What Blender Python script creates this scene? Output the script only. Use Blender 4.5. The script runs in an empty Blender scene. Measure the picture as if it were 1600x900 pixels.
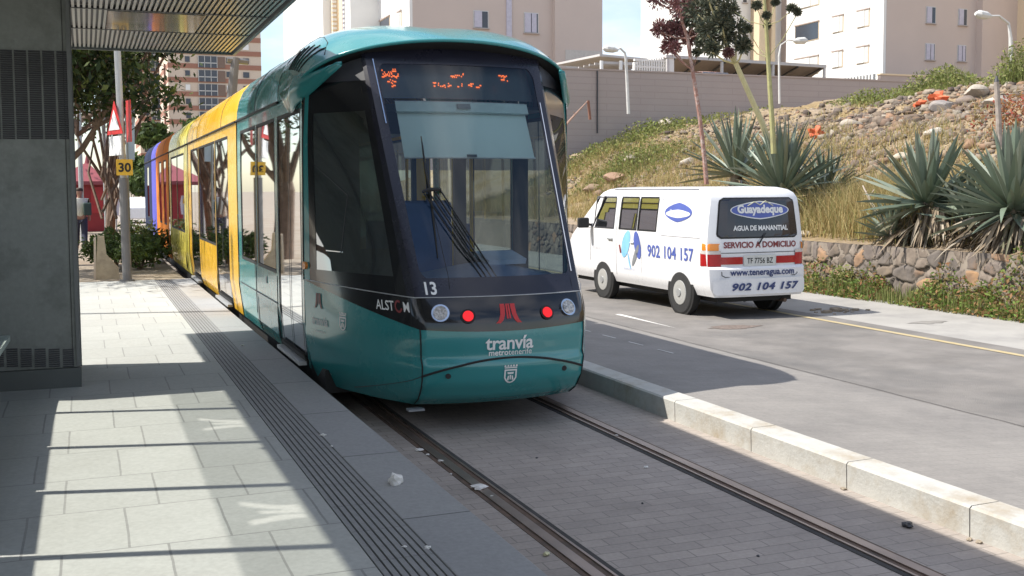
import bpy, bmesh, math, random
import numpy as np
from mathutils import Vector, Matrix
from math import sin, cos, radians, pi, sqrt, atan2
random.seed(7); RNG = np.random.default_rng(11)
SC = bpy.context.scene; COL = SC.collection

# ---------------------------------------------------------------- camera, world, sun, exposure
YAW, PITCH, ROLL = radians(21.35), radians(4.0), radians(0.3)
FPX, CPOS = 1700.0, Vector((0, 0, 1.797))
FW = Vector((sin(YAW)*cos(PITCH), cos(YAW)*cos(PITCH), -sin(PITCH)))
_r0 = Vector((cos(YAW), -sin(YAW), 0)); _u0 = _r0.cross(FW)
RT = _r0*cos(ROLL) - _u0*sin(ROLL); UP = _r0*sin(ROLL) + _u0*cos(ROLL)
cam_data = bpy.data.cameras.new('camera'); cam = bpy.data.objects.new('camera', cam_data)
COL.objects.link(cam); SC.camera = cam
cam.matrix_world = Matrix(((RT.x, UP.x, -FW.x, CPOS.x), (RT.y, UP.y, -FW.y, CPOS.y), (RT.z, UP.z, -FW.z, CPOS.z), (0, 0, 0, 1)))
cam_data.sensor_width = 36; cam_data.lens = FPX*36/1600; cam_data.shift_y = -37/1600
cam_data.clip_start = 0.05; cam_data.clip_end = 2000

SUNV = Vector((-0.75, 0.20, 1.0)).normalized()          # towards the sun
el = math.asin(SUNV.z); az = atan2(SUNV.x, SUNV.y)
w = bpy.data.worlds.new('World'); SC.world = w; w.use_nodes = True
nt = w.node_tree; bg = nt.nodes['Background']
sky = nt.nodes.new('ShaderNodeTexSky'); sky.sky_type = 'NISHITA'; sky.sun_disc = False
sky.sun_elevation = el; sky.sun_rotation = az; sky.air_density = 1.0; sky.dust_density = .6
tc = nt.nodes.new('ShaderNodeTexCoord'); mp = nt.nodes.new('ShaderNodeMapping')
mp.inputs['Scale'].default_value = (1.0, 1.0, 2.6)
nz = nt.nodes.new('ShaderNodeTexNoise'); nz.inputs['Scale'].default_value = 2.3; nz.inputs['Detail'].default_value = 9; nz.inputs['Roughness'].default_value = .55
cr = nt.nodes.new('ShaderNodeValToRGB'); cr.color_ramp.elements[0].position = .43; cr.color_ramp.elements[1].position = .66
mx = nt.nodes.new('ShaderNodeMix'); mx.data_type = 'RGBA'; mx.inputs['B'].default_value = (7.0, 7.0, 7.4, 1)
L = nt.links.new
L(tc.outputs['Generated'], mp.inputs[0]); L(mp.outputs[0], nz.inputs[0]); L(nz.outputs[0], cr.inputs[0])
L(cr.outputs[0], mx.inputs['Factor']); L(sky.outputs[0], mx.inputs['A']); L(mx.outputs['Result'], bg.inputs[0])
bg.inputs[1].default_value = 0.14
sl = bpy.data.lights.new('sun', 'SUN'); sl.energy = 4.7; sl.angle = radians(.55); sl.color = (1, .955, .88)
so = bpy.data.objects.new('sun', sl); COL.objects.link(so); so.rotation_euler = SUNV.to_track_quat('Z', 'Y').to_euler()
SC.view_settings.view_transform = 'Standard'; SC.view_settings.look = 'None'
SC.view_settings.exposure = 0.52; SC.view_settings.gamma = 1; SC.view_settings.use_curve_mapping = False

# ---------------------------------------------------------------- pixel -> place (used only to choose positions)
def ray(px, py): return FW + RT*((px-800)/FPX) + UP*((450-37-py)/FPX)
def atY(px, py, Y): d = ray(px, py); return CPOS + d*((Y-CPOS.y)/d.y)
def atX(px, py, X): d = ray(px, py); return CPOS + d*((X-CPOS.x)/d.x)
def atZ(px, py, Z): d = ray(px, py); return CPOS + d*((Z-CPOS.z)/d.z)

# ---------------------------------------------------------------- mesh helpers
class MB:
    def __init__(s): s.v = []; s.f = []; s.m = []
    def add(s, vs, fs, mi=0):
        b = len(s.v); s.v += [tuple(v) for v in vs]; s.f += [tuple(i+b for i in f) for f in fs]; s.m += [mi]*len(fs); return s
    def box(s, x0, x1, y0, y1, z0, z1, mi=0):
        return s.add([(x0,y0,z0),(x1,y0,z0),(x1,y1,z0),(x0,y1,z0),(x0,y0,z1),(x1,y0,z1),(x1,y1,z1),(x0,y1,z1)],
              [(0,3,2,1),(4,5,6,7),(0,1,5,4),(1,2,6,5),(2,3,7,6),(3,0,4,7)], mi)
    def obox(s, c, ax, ay, az_, mi=0):     # centre + three half axes
        c = Vector(c); ax = Vector(ax); ay = Vector(ay); az_ = Vector(az_)
        vs = [c+ax*i+ay*j+az_*k for k in (-1,1) for (i,j) in ((-1,-1),(1,-1),(1,1),(-1,1))]
        return s.add(vs, [(0,3,2,1),(4,5,6,7),(0,1,5,4),(1,2,6,5),(2,3,7,6),(3,0,4,7)], mi)
    def tube(s, pts, r, n=8, mi=0, cap=True):
        pts = [Vector(p) for p in pts]; rs = r if isinstance(r, (list, tuple)) else [r]*len(pts)
        b = len(s.v); prev = None
        for i, p in enumerate(pts):
            d = (pts[min(i+1, len(pts)-1)] - pts[max(i-1, 0)]); d = d.normalized() if d.length > 1e-9 else Vector((0,0,1))
            if prev is None: a = d.orthogonal().normalized()
            else: a = (prev - d*prev.dot(d)); a = a.normalized() if a.length > 1e-6 else d.orthogonal().normalized()
            prev = a; c = d.cross(a)
            for k in range(n):
                t = 2*pi*k/n; q = p + (a*cos(t) + c*sin(t))*rs[i]; s.v.append(tuple(q))
        for i in range(len(pts)-1):
            for k in range(n):
                s.f.append((b+i*n+k, b+i*n+(k+1) % n, b+(i+1)*n+(k+1) % n, b+(i+1)*n+k)); s.m.append(mi)
        if cap:
            s.f.append(tuple(b+k for k in range(n))[::-1]); s.m.append(mi)
            s.f.append(tuple(b+(len(pts)-1)*n+k for k in range(n))); s.m.append(mi)
        return s
    def disc(s, c, axis, r, th, n=24, mi=0):
        a = Vector(axis).normalized(); return s.tube([Vector(c)-a*th/2, Vector(c)+a*th/2], r, n, mi)
    def grid(s, rows, mi=0, close=False, flip=False):
        b = len(s.v); n = len(rows[0])
        for r in rows: s.v += [tuple(p) for p in r]
        for i in range(len(rows)-1):
            for k in range(n if close else n-1):
                q = (b+i*n+k, b+i*n+(k+1) % n, b+(i+1)*n+(k+1) % n, b+(i+1)*n+k)
                s.f.append(q[::-1] if flip else q); s.m.append(mi)
        return s
    def build(s, name, mats, parent=None, smooth=False, bevel=0, solid=0):
        me = bpy.data.meshes.new(name); me.from_pydata(s.v, [], s.f)
        if not isinstance(mats, (list, tuple)): mats = [mats]
        for m in mats: me.materials.append(m)
        if len(mats) > 1: me.polygons.foreach_set('material_index', s.m)
        if smooth:
            me.polygons.foreach_set('use_smooth', [True]*len(me.polygons))
        me.update(); o = bpy.data.objects.new(name, me); COL.objects.link(o)
        if smooth and smooth is not True:
            try: me.set_sharp_from_angle(angle=radians(smooth))
            except Exception: pass
        if parent: o.parent = parent
        if solid:
            q = o.modifiers.new('s', 'SOLIDIFY'); q.thickness = solid; q.offset = 0
        if bevel:
            q = o.modifiers.new('b', 'BEVEL'); q.width = bevel; q.segments = 2; q.limit_method = 'ANGLE'
        return o
def tag(o, label=None, cat=None, group=None, kind=None):
    if label: o['label'] = label
    if cat: o['category'] = cat
    if group: o['group'] = group
    if kind: o['kind'] = kind
    return o
def thing(name, label, cat, loc=(0,0,0), group=None):
    o = bpy.data.objects.new(name, None); o.empty_display_size = .2; COL.objects.link(o); o.location = loc
    return tag(o, label, cat, group)
def under(o, root):      # mesh was written in world coordinates; keep it there under its thing
    o.parent = root; o.matrix_parent_inverse = Matrix.Translation(-Vector(root.location)); return o
class TH:               # a thing whose parts are written in world coordinates
    def __init__(s, name, label, cat, loc=(0,0,0), group=None): s.r = thing(name, label, cat, loc, group)
    def part(s, name, mb, mat, label=None, **k):
        o = mb.build(name, mat, **k); under(o, s.r)
        if label: o['label'] = label
        return o
    def sub(s, name, mb, mat, par, label=None, **k):
        o = mb.build(name, mat, **k); o.parent = par
        o.matrix_parent_inverse = Matrix.Identity(4)
        if label: o['label'] = label
        return o
def mesh_np(name, V, F, mats, midx=None):
    me = bpy.data.meshes.new(name); V = np.asarray(V, dtype=np.float32); F = np.asarray(F, dtype=np.int32)
    k = F.shape[1]; me.vertices.add(len(V)); me.vertices.foreach_set('co', V.ravel())
    me.loops.add(F.size); me.loops.foreach_set('vertex_index', F.ravel())
    me.polygons.add(len(F)); me.polygons.foreach_set('loop_start', np.arange(len(F), dtype=np.int32)*k)
    me.polygons.foreach_set('loop_total', np.full(len(F), k, dtype=np.int32))
    if not isinstance(mats, (list, tuple)): mats = [mats]
    for m in mats: me.materials.append(m)
    if midx is not None: me.polygons.foreach_set('material_index', np.asarray(midx, dtype=np.int32))
    me.update(calc_edges=True); o = bpy.data.objects.new(name, me); COL.objects.link(o); return o

# ---------------------------------------------------------------- materials
def N(nt, t, **k):
    n = nt.nodes.new('ShaderNode'+t)
    for a, b in k.items(): setattr(n, a, b)
    return n
def mat(name, col, rough=.6, metal=0, noise=.12, nscale=6, bump=0, bscale=40, coat=0, spec=.5, emit=None, es=1, dirt=None, dscale=1.5, coord='Object'):
    m = bpy.data.materials.new(name); m.use_nodes = True; nt = m.node_tree; p = nt.nodes['Principled BSDF']
    p.inputs['Roughness'].default_value = rough; p.inputs['Metallic'].default_value = metal
    p.inputs['Coat Weight'].default_value = coat; p.inputs['Specular IOR Level'].default_value = spec
    p.inputs['Coat Roughness'].default_value = .04
    tcn = N(nt, 'TexCoord'); n1 = N(nt, 'TexNoise'); n1.inputs['Scale'].default_value = nscale; n1.inputs['Detail'].default_value = 8
    n1.inputs['Roughness'].default_value = .62
    L = nt.links.new; L(tcn.outputs[coord], n1.inputs[0])
    mr = N(nt, 'MapRange'); mr.inputs[1].default_value = .25; mr.inputs[2].default_value = .75; mr.inputs[3].default_value = 1-noise; mr.inputs[4].default_value = 1+noise
    L(n1.outputs[0], mr.inputs[0])
    vm = N(nt, 'VectorMath', operation='SCALE'); vm.inputs[0].default_value = col[:3]; L(mr.outputs[0], vm.inputs['Scale'])
    out = vm.outputs[0]
    if dirt:
        n2 = N(nt, 'TexNoise'); n2.inputs['Scale'].default_value = dscale; n2.inputs['Detail'].default_value = 10; n2.inputs['Roughness'].default_value = .7
        L(tcn.outputs[coord], n2.inputs[0]); r2 = N(nt, 'ValToRGB'); r2.color_ramp.elements[0].position = .48; r2.color_ramp.elements[1].position = .72
        L(n2.outputs[0], r2.inputs[0]); mm = N(nt, 'Mix', data_type='RGBA'); mm.inputs['B'].default_value = (*dirt, 1)
        L(r2.outputs[0], mm.inputs['Factor']); L(out, mm.inputs['A']); out = mm.outputs['Result']
    L(out, p.inputs['Base Color'])
    if coat:
        nr = N(nt, 'TexNoise'); nr.inputs['Scale'].default_value = 1.7; nr.inputs['Detail'].default_value = 9; nr.inputs['Roughness'].default_value = .7; L(tcn.outputs[coord], nr.inputs[0])
        rr = N(nt, 'MapRange'); rr.inputs[1].default_value = .35; rr.inputs[2].default_value = .7; rr.inputs[3].default_value = rough*.85; rr.inputs[4].default_value = min(1, rough*1.5); L(nr.outputs[0], rr.inputs[0]); L(rr.outputs[0], p.inputs['Roughness'])
        rc = N(nt, 'MapRange'); rc.inputs[1].default_value = .4; rc.inputs[2].default_value = .75; rc.inputs[3].default_value = .03; rc.inputs[4].default_value = .10; L(nr.outputs[0], rc.inputs[0]); L(rc.outputs[0], p.inputs['Coat Roughness'])
    if bump:
        n3 = N(nt, 'TexNoise'); n3.inputs['Scale'].default_value = bscale; n3.inputs['Detail'].default_value = 6
        L(tcn.outputs[coord], n3.inputs[0]); b = N(nt, 'Bump'); b.inputs['Strength'].default_value = bump; b.inputs['Distance'].default_value = .01
        L(n3.outputs[0], b.inputs['Height']); L(b.outputs[0], p.inputs['Normal'])
    if emit:
        p.inputs['Emission Color'].default_value = (*emit, 1); p.inputs['Emission Strength'].default_value = es
    return m
def glass(name, tint, refl=1.0, ior=1.5, rough=.02):
    m = bpy.data.materials.new(name); m.use_nodes = True; nt = m.node_tree; nt.nodes.remove(nt.nodes['Principled BSDF'])
    t = N(nt, 'BsdfTransparent'); t.inputs[0].default_value = (*tint, 1); g = N(nt, 'BsdfGlossy'); g.inputs['Roughness'].default_value = rough
    fr = N(nt, 'Fresnel'); fr.inputs[0].default_value = ior; mx = N(nt, 'MixShader'); ml = N(nt, 'Math', operation='MULTIPLY'); ml.inputs[1].default_value = refl
    g.inputs[0].default_value = (.95, .97, 1, 1); ml.use_clamp = True
    L = nt.links.new; L(fr.outputs[0], ml.inputs[0]); L(ml.outputs[0], mx.inputs[0]); L(t.outputs[0], mx.inputs[1]); L(g.outputs[0], mx.inputs[2])
    L(mx.outputs[0], nt.nodes['Material Output'].inputs[0]); return m
def island(name, cols, rough=.7, spec=.3, trans=.0, bump=0):
    """each loose piece (leaf, blade, stone) takes one of the colours"""
    m = bpy.data.materials.new(name); m.use_nodes = True; nt = m.node_tree; p = nt.nodes['Principled BSDF']
    p.inputs['Roughness'].default_value = rough; p.inputs['Specular IOR Level'].default_value = spec
    g = N(nt, 'NewGeometry'); r = N(nt, 'ValToRGB'); e = r.color_ramp.elements
    e[0].position = 0; e[0].color = (*cols[0], 1); e[1].position = 1; e[1].color = (*cols[-1], 1)
    for i, c in enumerate(cols[1:-1]): q = e.new((i+1)/(len(cols)-1)); q.color = (*c, 1)
    L = nt.links.new; L(g.outputs['Random Per Island'], r.inputs[0]); L(r.outputs[0], p.inputs['Base Color'])
    if bump:
        tcn = N(nt, 'TexCoord'); n3 = N(nt, 'TexNoise'); n3.inputs['Scale'].default_value = 12; n3.inputs['Detail'].default_value = 6
        L(tcn.outputs['Object'], n3.inputs[0]); b = N(nt, 'Bump'); b.inputs['Strength'].default_value = bump; b.inputs['Distance'].default_value = .03
        L(n3.outputs[0], b.inputs['Height']); L(b.outputs[0], p.inputs['Normal'])
    if trans:
        t = N(nt, 'BsdfTranslucent'); L(r.outputs[0], t.inputs[0]); mx = N(nt, 'MixShader'); mx.inputs[0].default_value = trans
        L(p.outputs[0], mx.inputs[1]); L(t.outputs[0], mx.inputs[2]); L(mx.outputs[0], nt.nodes['Material Output'].inputs[0])
    return m
def paving(name, c1, c2, mortar, bw, rh, ms=.012, off=.5, rough=.8, bump=.3, stain=(.2,.2,.2), stain_amt=.5, sq=1, sqf=2, soff=(0,0)):
    m = bpy.data.materials.new(name); m.use_nodes = True; nt = m.node_tree; p = nt.nodes['Principled BSDF']; p.inputs['Roughness'].default_value = rough
    p.inputs['Specular IOR Level'].default_value = .3
    tcn = N(nt, 'TexCoord'); mp = N(nt, 'Mapping'); mp.inputs['Location'].default_value = (soff[0], soff[1], 0); L = nt.links.new; L(tcn.outputs['Object'], mp.inputs[0])
    b = N(nt, 'TexBrick'); b.offset = off; b.squash = sq; b.squash_frequency = sqf
    for k, v in (('Color1', (*c1, 1)), ('Color2', (*c2, 1)), ('Mortar', (*mortar, 1)), ('Scale', 1), ('Mortar Size', ms), ('Brick Width', bw), ('Row Height', rh), ('Mortar Smooth', .2), ('Bias', 0)): b.inputs[k].default_value = v
    wv = N(nt, 'TexNoise'); wv.inputs['Scale'].default_value = 3; vadd = N(nt, 'VectorMath', operation='MULTIPLY_ADD'); vadd.inputs[1].default_value = (.012,.012,0)
    L(mp.outputs[0], wv.inputs[0]); L(wv.outputs['Color'], vadd.inputs[0]); L(mp.outputs[0], vadd.inputs[2]); L(vadd.outputs[0], b.inputs[0])
    n = N(nt, 'TexNoise'); n.inputs['Scale'].default_value = .9; n.inputs['Detail'].default_value = 10; n.inputs['Roughness'].default_value = .72; L(mp.outputs[0], n.inputs[0])
    r = N(nt, 'ValToRGB'); r.color_ramp.elements[0].position = .42; r.color_ramp.elements[1].position = .78
    L(n.outputs[0], r.inputs[0]); ma = N(nt, 'Math', operation='MULTIPLY'); ma.inputs[1].default_value = stain_amt; L(r.outputs[0], ma.inputs[0])
    mx = N(nt, 'Mix', data_type='RGBA'); mx.inputs['B'].default_value = (*stain, 1); L(ma.outputs[0], mx.inputs['Factor']); L(b.outputs['Color'], mx.inputs['A'])
    n2 = N(nt, 'TexNoise'); n2.inputs['Scale'].default_value = 45; n2.inputs['Detail'].default_value = 6; L(mp.outputs[0], n2.inputs[0])
    mr = N(nt, 'MapRange'); mr.inputs[3].default_value = .82; mr.inputs[4].default_value = 1.18; L(n2.outputs[0], mr.inputs[0])
    sc = N(nt, 'VectorMath', operation='SCALE'); L(mx.outputs['Result'], sc.inputs[0]); L(mr.outputs[0], sc.inputs['Scale']); L(sc.outputs[0], p.inputs['Base Color'])
    hh = N(nt, 'Math', operation='MULTIPLY_ADD'); hh.inputs[1].default_value = -1; L(b.outputs['Fac'], hh.inputs[0]); L(n2.outputs[0], hh.inputs[2])
    bp = N(nt, 'Bump'); bp.inputs['Strength'].default_value = bump; bp.inputs['Distance'].default_value = .004; L(hh.outputs[0], bp.inputs['Height']); L(bp.outputs[0], p.inputs['Normal'])
    return m

M = {}
M['slab'] = paving('platform_slab', (.43,.435,.405), (.40,.405,.38), (.27,.27,.255), .42, .62, ms=.006, off=.37, stain=(.33,.33,.30), stain_amt=.6, bump=.15, soff=(.13, .2))
M['edge'] = paving('platform_edge', (.30,.30,.295), (.32,.32,.31), (.10,.10,.10), 3, 1.24, ms=.006, off=0, stain=(.22,.22,.22), stain_amt=.35, soff=(.5, .26))
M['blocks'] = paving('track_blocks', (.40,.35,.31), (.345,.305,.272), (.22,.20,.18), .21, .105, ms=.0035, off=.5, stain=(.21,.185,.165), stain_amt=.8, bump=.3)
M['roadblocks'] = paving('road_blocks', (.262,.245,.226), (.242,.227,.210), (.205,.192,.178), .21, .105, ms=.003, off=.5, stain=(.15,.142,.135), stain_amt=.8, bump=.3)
M['kerb'] = mat('kerb_stone', (.46,.45,.415), .85, noise=.10, nscale=7, bump=.35, bscale=50, dirt=(.33,.27,.19), dscale=2.6)
M['concrete'] = mat('concrete', (.45,.44,.41), .85, noise=.1, bump=.3, bscale=30)
M['asphalt'] = mat('asphalt', (.20,.185,.17), .85, noise=.30, nscale=1.4, bump=.9, bscale=90, dirt=(.125,.12,.115), dscale=.5)
M['shoulder'] = mat('road_shoulder', (.34,.325,.30), .9, noise=.12, nscale=1.5, bump=.3, bscale=80, dirt=(.24,.23,.22), dscale=.9)
M['dirt'] = mat('dirt', (.30,.25,.19), .95, noise=.25, nscale=3, bump=.8, bscale=15, dirt=(.24,.17,.11), dscale=.8)
M['tactile'] = mat('tactile', (.25,.25,.245), .8, noise=.12, nscale=20, bump=.3, bscale=60)
M['groove'] = mat('groove', (.045,.042,.04), .9, noise=.4, nscale=14)
M['steel'] = mat('rail_steel', (.34,.27,.23), .38, metal=.75, noise=.2, nscale=4)
M['rust'] = mat('rail_rust', (.13,.085,.06), .8, noise=.3, nscale=8, dirt=(.05,.045,.04), dscale=5)
M['paint_white'] = mat('road_white', (.72,.71,.67), .7, noise=.12, nscale=10, dirt=(.35,.34,.33), dscale=5)
M['paint_yellow'] = mat('road_yellow', (.46,.37,.20), .75, noise=.2, nscale=5, dirt=(.28,.26,.22), dscale=5)
TE = dict(rough=.22, coat=.6, noise=.03, nscale=2)
M['teal'] = mat('teal_paint', (.030,.240,.245), **TE); M['yellow'] = mat('yellow_paint', (.80,.46,.035), **TE); M['lime'] = mat('lime_paint', (.72,.62,.11), **TE)
M['orange'] = mat('orange_paint', (.72,.23,.035), **TE); M['violet'] = mat('violet_paint', (.12,.12,.50), **TE); M['darkblue'] = mat('dark_blue_paint', (.02,.03,.07), **TE); M['maroon'] = mat('maroon_paint', (.22,.03,.04), **TE)
M['black'] = mat('black_gloss', (.012,.012,.014), .12, coat=.4, noise=.1); M['blackmatt'] = mat('black_rubber', (.015,.015,.015), .7)
M['navy'] = mat('black_blue_frame', (.016,.016,.026), .25, coat=.2, noise=.1)
M['dark'] = mat('dark_grey', (.05,.05,.055), .5); M['grey'] = mat('mid_grey', (.22,.23,.24), .5); M['interior'] = mat('interior_grey', (.20,.22,.24), .6); M['blue_seat'] = mat('seat_blue', (.05,.10,.26), .8)
M['chrome'] = mat('chrome', (.75,.76,.78), .12, metal=1, noise=.02); M['lens'] = mat('lamp_glass', (.42,.40,.37), .25, metal=.85, noise=.75, nscale=45, bump=1.0, bscale=55)
M['white'] = mat('white_vinyl', (.80,.80,.78), .5, noise=.03); M['red'] = mat('red_vinyl', (.55,.03,.03), .45, noise=.05); M['dullred'] = mat('dull_red', (.22,.03,.03), .5)
M['redlamp'] = mat('lit_red_lamp', (.6,.01,.01), .2, emit=(1,.015,.02), es=.55, noise=.6, nscale=110); M['led'] = mat('led_dots', (.6,.15,.03), .5, emit=(1,.17,.04), es=1.1)
M['glass'] = glass('window_glass', (.30,.34,.33), .95); M['wind'] = glass('windscreen_glass', (.72,.80,.79), 1.25); M['cabglass'] = glass('cab_side_glass', (.05,.09,.085), .35)
M['blind'] = mat('sun_blind', (.74,.82,.78), .8, noise=.04, nscale=2)
M['film'] = glass('tinted_film', (.60,.61,.60), .3)
M['shelterglass'] = glass('shelter_glass', (.93,.95,.93), .8)
M['kiosk'] = mat('shelter_grey_panel', (.185,.20,.188), .55, noise=.10, nscale=30, dirt=(.10,.11,.10), dscale=3, bump=.05)
M['ceil'] = mat('ribbed_aluminium', (.42,.43,.41), .32, metal=.8, noise=.1, nscale=3); M['fascia'] = mat('fascia_grey', (.13,.14,.14), .45)
M['galv'] = mat('galvanised_steel', (.42,.43,.43), .45, metal=.4, noise=.1, nscale=10); M['polegrey'] = mat('painted_pole', (.16,.155,.15), .6, noise=.15)
M['vanwhite'] = mat('van_white', (.80,.80,.81), .25, coat=.5, noise=.02, nscale=3); M['vanglass'] = mat('van_rear_glass', (.018,.018,.028), .08, coat=.3)
M['vblue'] = mat('van_blue', (.09,.13,.42), .4); M['vnavy'] = mat('van_navy', (.03,.05,.16), .4); M['lblue'] = mat('light_blue', (.25,.55,.80), .4)
M['vred'] = mat('tail_red', (.40,.015,.02), .15, coat=.5); M['amber'] = mat('tail_amber', (.75,.24,.03), .15, coat=.5); M['tyre'] = mat('tyre', (.03,.03,.03), .85, noise=.2)
M['hub'] = mat('hub_cap', (.48,.48,.46), .35, metal=.3, noise=.05)
def D(name, c, **k): M[name] = mat(name, c, **k)
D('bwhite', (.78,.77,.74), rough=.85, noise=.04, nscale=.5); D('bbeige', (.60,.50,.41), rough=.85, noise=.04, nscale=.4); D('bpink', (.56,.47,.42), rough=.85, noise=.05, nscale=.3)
D('cream', (.72,.58,.40), rough=.85, noise=.04); D('bwall', (.42,.35,.32), rough=.9, noise=.08, nscale=.6); D('brick', (.34,.17,.12), rough=.9, noise=.08); D('tcream', (.62,.52,.42), rough=.9)
D('shutter', (.50,.48,.56), rough=.6); D('wglass', (.05,.06,.08), rough=.15); D('frame', (.60,.60,.58), rough=.6)

for nm_ in ('orange','violet','darkblue','maroon'):
    p_ = M[nm_].node_tree.nodes['Principled BSDF']; p_.inputs['Coat Weight'].default_value = 0; p_.inputs['Specular IOR Level'].default_value = .12
    for l_ in list(p_.inputs['Roughness'].links): M[nm_].node_tree.links.remove(l_)
    p_.inputs['Roughness'].default_value = .7
for nm_ in ('yellow','lime'): M[nm_].node_tree.nodes['Principled BSDF'].inputs['Coat Weight'].default_value = .25
# ================================================================ THE SETTING
def struct(name, mb, m, label, **k):
    o = mb.build(name, m, **k); o['kind'] = 'structure'; o['label'] = label; return o
YS = np.arange(-6, 120, 1.0)
# terrain: one sheet reaching the horizon
g = MB(); g.add([(-600,-60,-.06),(600,-60,-.06),(600,900,-.06),(-600,900,-.06)], [(0,1,2,3)])
struct('ground', g, M['dirt'], 'bare earth ground reaching the horizon')
g = MB(); g.add([(1.62,-6,0),(4.17,-6,0),(4.17,130,0),(1.62,130,0)], [(0,1,2,3)])
struct('track_bed', g, M['blocks'], 'grey block paving of the tram track bed')
# platform: body, paved top, tactile strip, edge slabs
PE = 19.1
g = MB(); g.box(-9, 1.60, -6, PE, -.05, .288); struct('platform_base', g, M['concrete'], 'concrete body of the tram platform')
g = MB(); g.box(-9, 1.03, -6, PE, .289, .300); struct('platform_paving', g, M['slab'], 'pale stone slabs of the platform')
g = MB(); g.box(1.295, 1.622, -6, PE+.004, .270, .302); struct('platform_edge', g, M['edge'], 'grey edge slabs of the platform', bevel=.004)
g = MB(); g.box(1.03, 1.295, -6, PE-.01, .285, .296)
struct('tactile_paving', g, M['groove'], 'dark grooves of the tactile warning strip')
g = MB()
for i in range(8):
    x = 1.036 + i*.0325
    y = -5.0
    while y < PE-.1:
        l = .40; g.box(x, x+.0235, y, min(y+l-.004, PE-.05), .2962, .3015); y += l
tag(g.build('tactile_strip', M['tactile'], bevel=0), 'long grey ribbed tactile warning strip running along the platform edge', 'tactile strip')
# kerb stones between track and road
kl = [('grey granite kerb stone of the long row between the tram track and the road')]
y = -.9; kerbs = []
seam = [4.24-1.15*k for k in range(6, 0, -1)] + [4.24, 5.21, 6.21]
yy = 6.21
while yy < 75: yy += 1.03; seam.append(yy)
def kerb(y0, y1):
    m = MB(); pr = [(4.17,-.02),(4.165,.150),(4.178,.163),(4.36,.166),(4.36,-.02)]
    vs = [(x, y0+.004, z) for x, z in pr] + [(x, y1-.004, z) for x, z in pr]; n = len(pr)
    m.add(vs, [tuple(range(n)), tuple(range(2*n-1, n-1, -1))] + [(i, i+n, (i+1) % n+n, (i+1) % n) for i in range(n)])
    o = m.build('kerb_stone', M['kerb']); i_ = len(kerbs); kerbs.append(o)
    near = {2: 'lit granite kerb stone cut by the right edge of the photo', 3: 'lit granite kerb stone, second from the right edge of the photo', 4: 'lit granite kerb stone, third from the right edge of the photo', 5: 'lit granite kerb stone, fourth from the right edge of the photo', 6: 'lit granite kerb stone just right of the one where the tram shadow begins', 7: 'granite kerb stone where the tram shadow begins'}
    tag(o, near.get(i_, 'pale granite kerb stone in the row between the tram track and the road'), 'kerb stone', 'kerb stones between the tram track and the road')
for a, b in zip(seam[:-1], seam[1:]):
    if b < 44: kerb(a, b)
# road: block-paved margin, asphalt, shoulder (slopes gently down away from the track)
def rz(x): return .150 - .15*min(1, max(0, (x-4.4)/2.6))
def sheet(name, x0, x1, y0, y1, m, label, dz=0, n=6, kind='structure'):
    rows = []
    for yv in (y0, y1): rows.append([(x0+(x1-x0)*i/n, yv, rz(x0+(x1-x0)*i/n)+dz) for i in range(n+1)])
    g = MB().grid(rows); o = g.build(name, m)
    if kind: o['kind'] = kind
    if label: o['label'] = label
    return o
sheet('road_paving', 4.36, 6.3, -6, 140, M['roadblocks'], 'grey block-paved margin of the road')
sheet('road', 6.3, 9.55, -6, 140, M['asphalt'], 'grey asphalt road')
sheet('road_shoulder', 9.55, 11.9, -6, 140, M['shoulder'], 'pale worn road shoulder beside the stone wall')
g = MB()
def linestrip(mb, p0, p1, wd, dz=.005, n=1):
    (xa, ya), (xb, yb) = p0, p1
    for i in range(n):
        t0, t1 = i/n, (i+1)/n
        xs = (xa+(xb-xa)*t0, xa+(xb-xa)*t1); ys = (ya+(yb-ya)*t0, ya+(yb-ya)*t1)
        mb.add([(xs[0]-wd/2, ys[0], rz(xs[0]-wd/2)+dz), (xs[0]+wd/2, ys[0], rz(xs[0])+dz), (xs[1]+wd/2, ys[1], rz(xs[1])+dz), (xs[1]-wd/2, ys[1], rz(xs[1]-wd/2)+dz)], [(0,1,2,3)])
for k in range(1, 9): linestrip(g, (6.98, 10.58+5.2*k-.1), (6.95, 10.58+5.2*k+3.1), .10)
linestrip(g, (7.03, 10.56), (6.98, 13.75), .085)
o = struct('road_marking', g, M['paint_white'], 'broken white lane line on the road')
g = MB(); linestrip(g, (9.12, 2), (9.62, 60), .10, n=30); struct('road_edge_line', g, M['paint_yellow'], 'worn yellow line along the road edge')
# parking bay line partly visible in the tram's shadow
g = MB()
for i in range(7):
    linestrip(g, (5.62-.02*i, 9.8+.62*i), (5.62-.02*i-.02, 9.8+.62*i+.30), .022)
struct('faint_marking', g, M['paint_white'], 'faint white broken line on the block paving')

# rails
def rail(xc, inner):
    root = thing('tram_rail', 'left grooved steel tram rail nearest the platform' if inner > 0 else 'right grooved steel tram rail nearest the kerb', 'rail', (xc, 0, 0), 'rails of the tram track')
    def rp(name, x0, x1, z0, z1, m):
        q = MB().box(x0*inner if inner > 0 else -x1, x1*inner if inner > 0 else -x0, -6, 130, z0, z1); o = q.build(name, m, root); return o
    rp('filler_strip', -.062, -.034, .0, .003, M['rust']); rp('rail_head', -.032, .028, .0, .011, M['steel'])
    rp('groove', .029, .068, .0, .0025, M['rust']); rp('guard_lip', .069, .084, .0, .010, M['steel']); rp('filler_strip', .086, .120, .0, .0035, M['groove'])
rail(2.155, 1); rail(3.585, -1)

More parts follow.
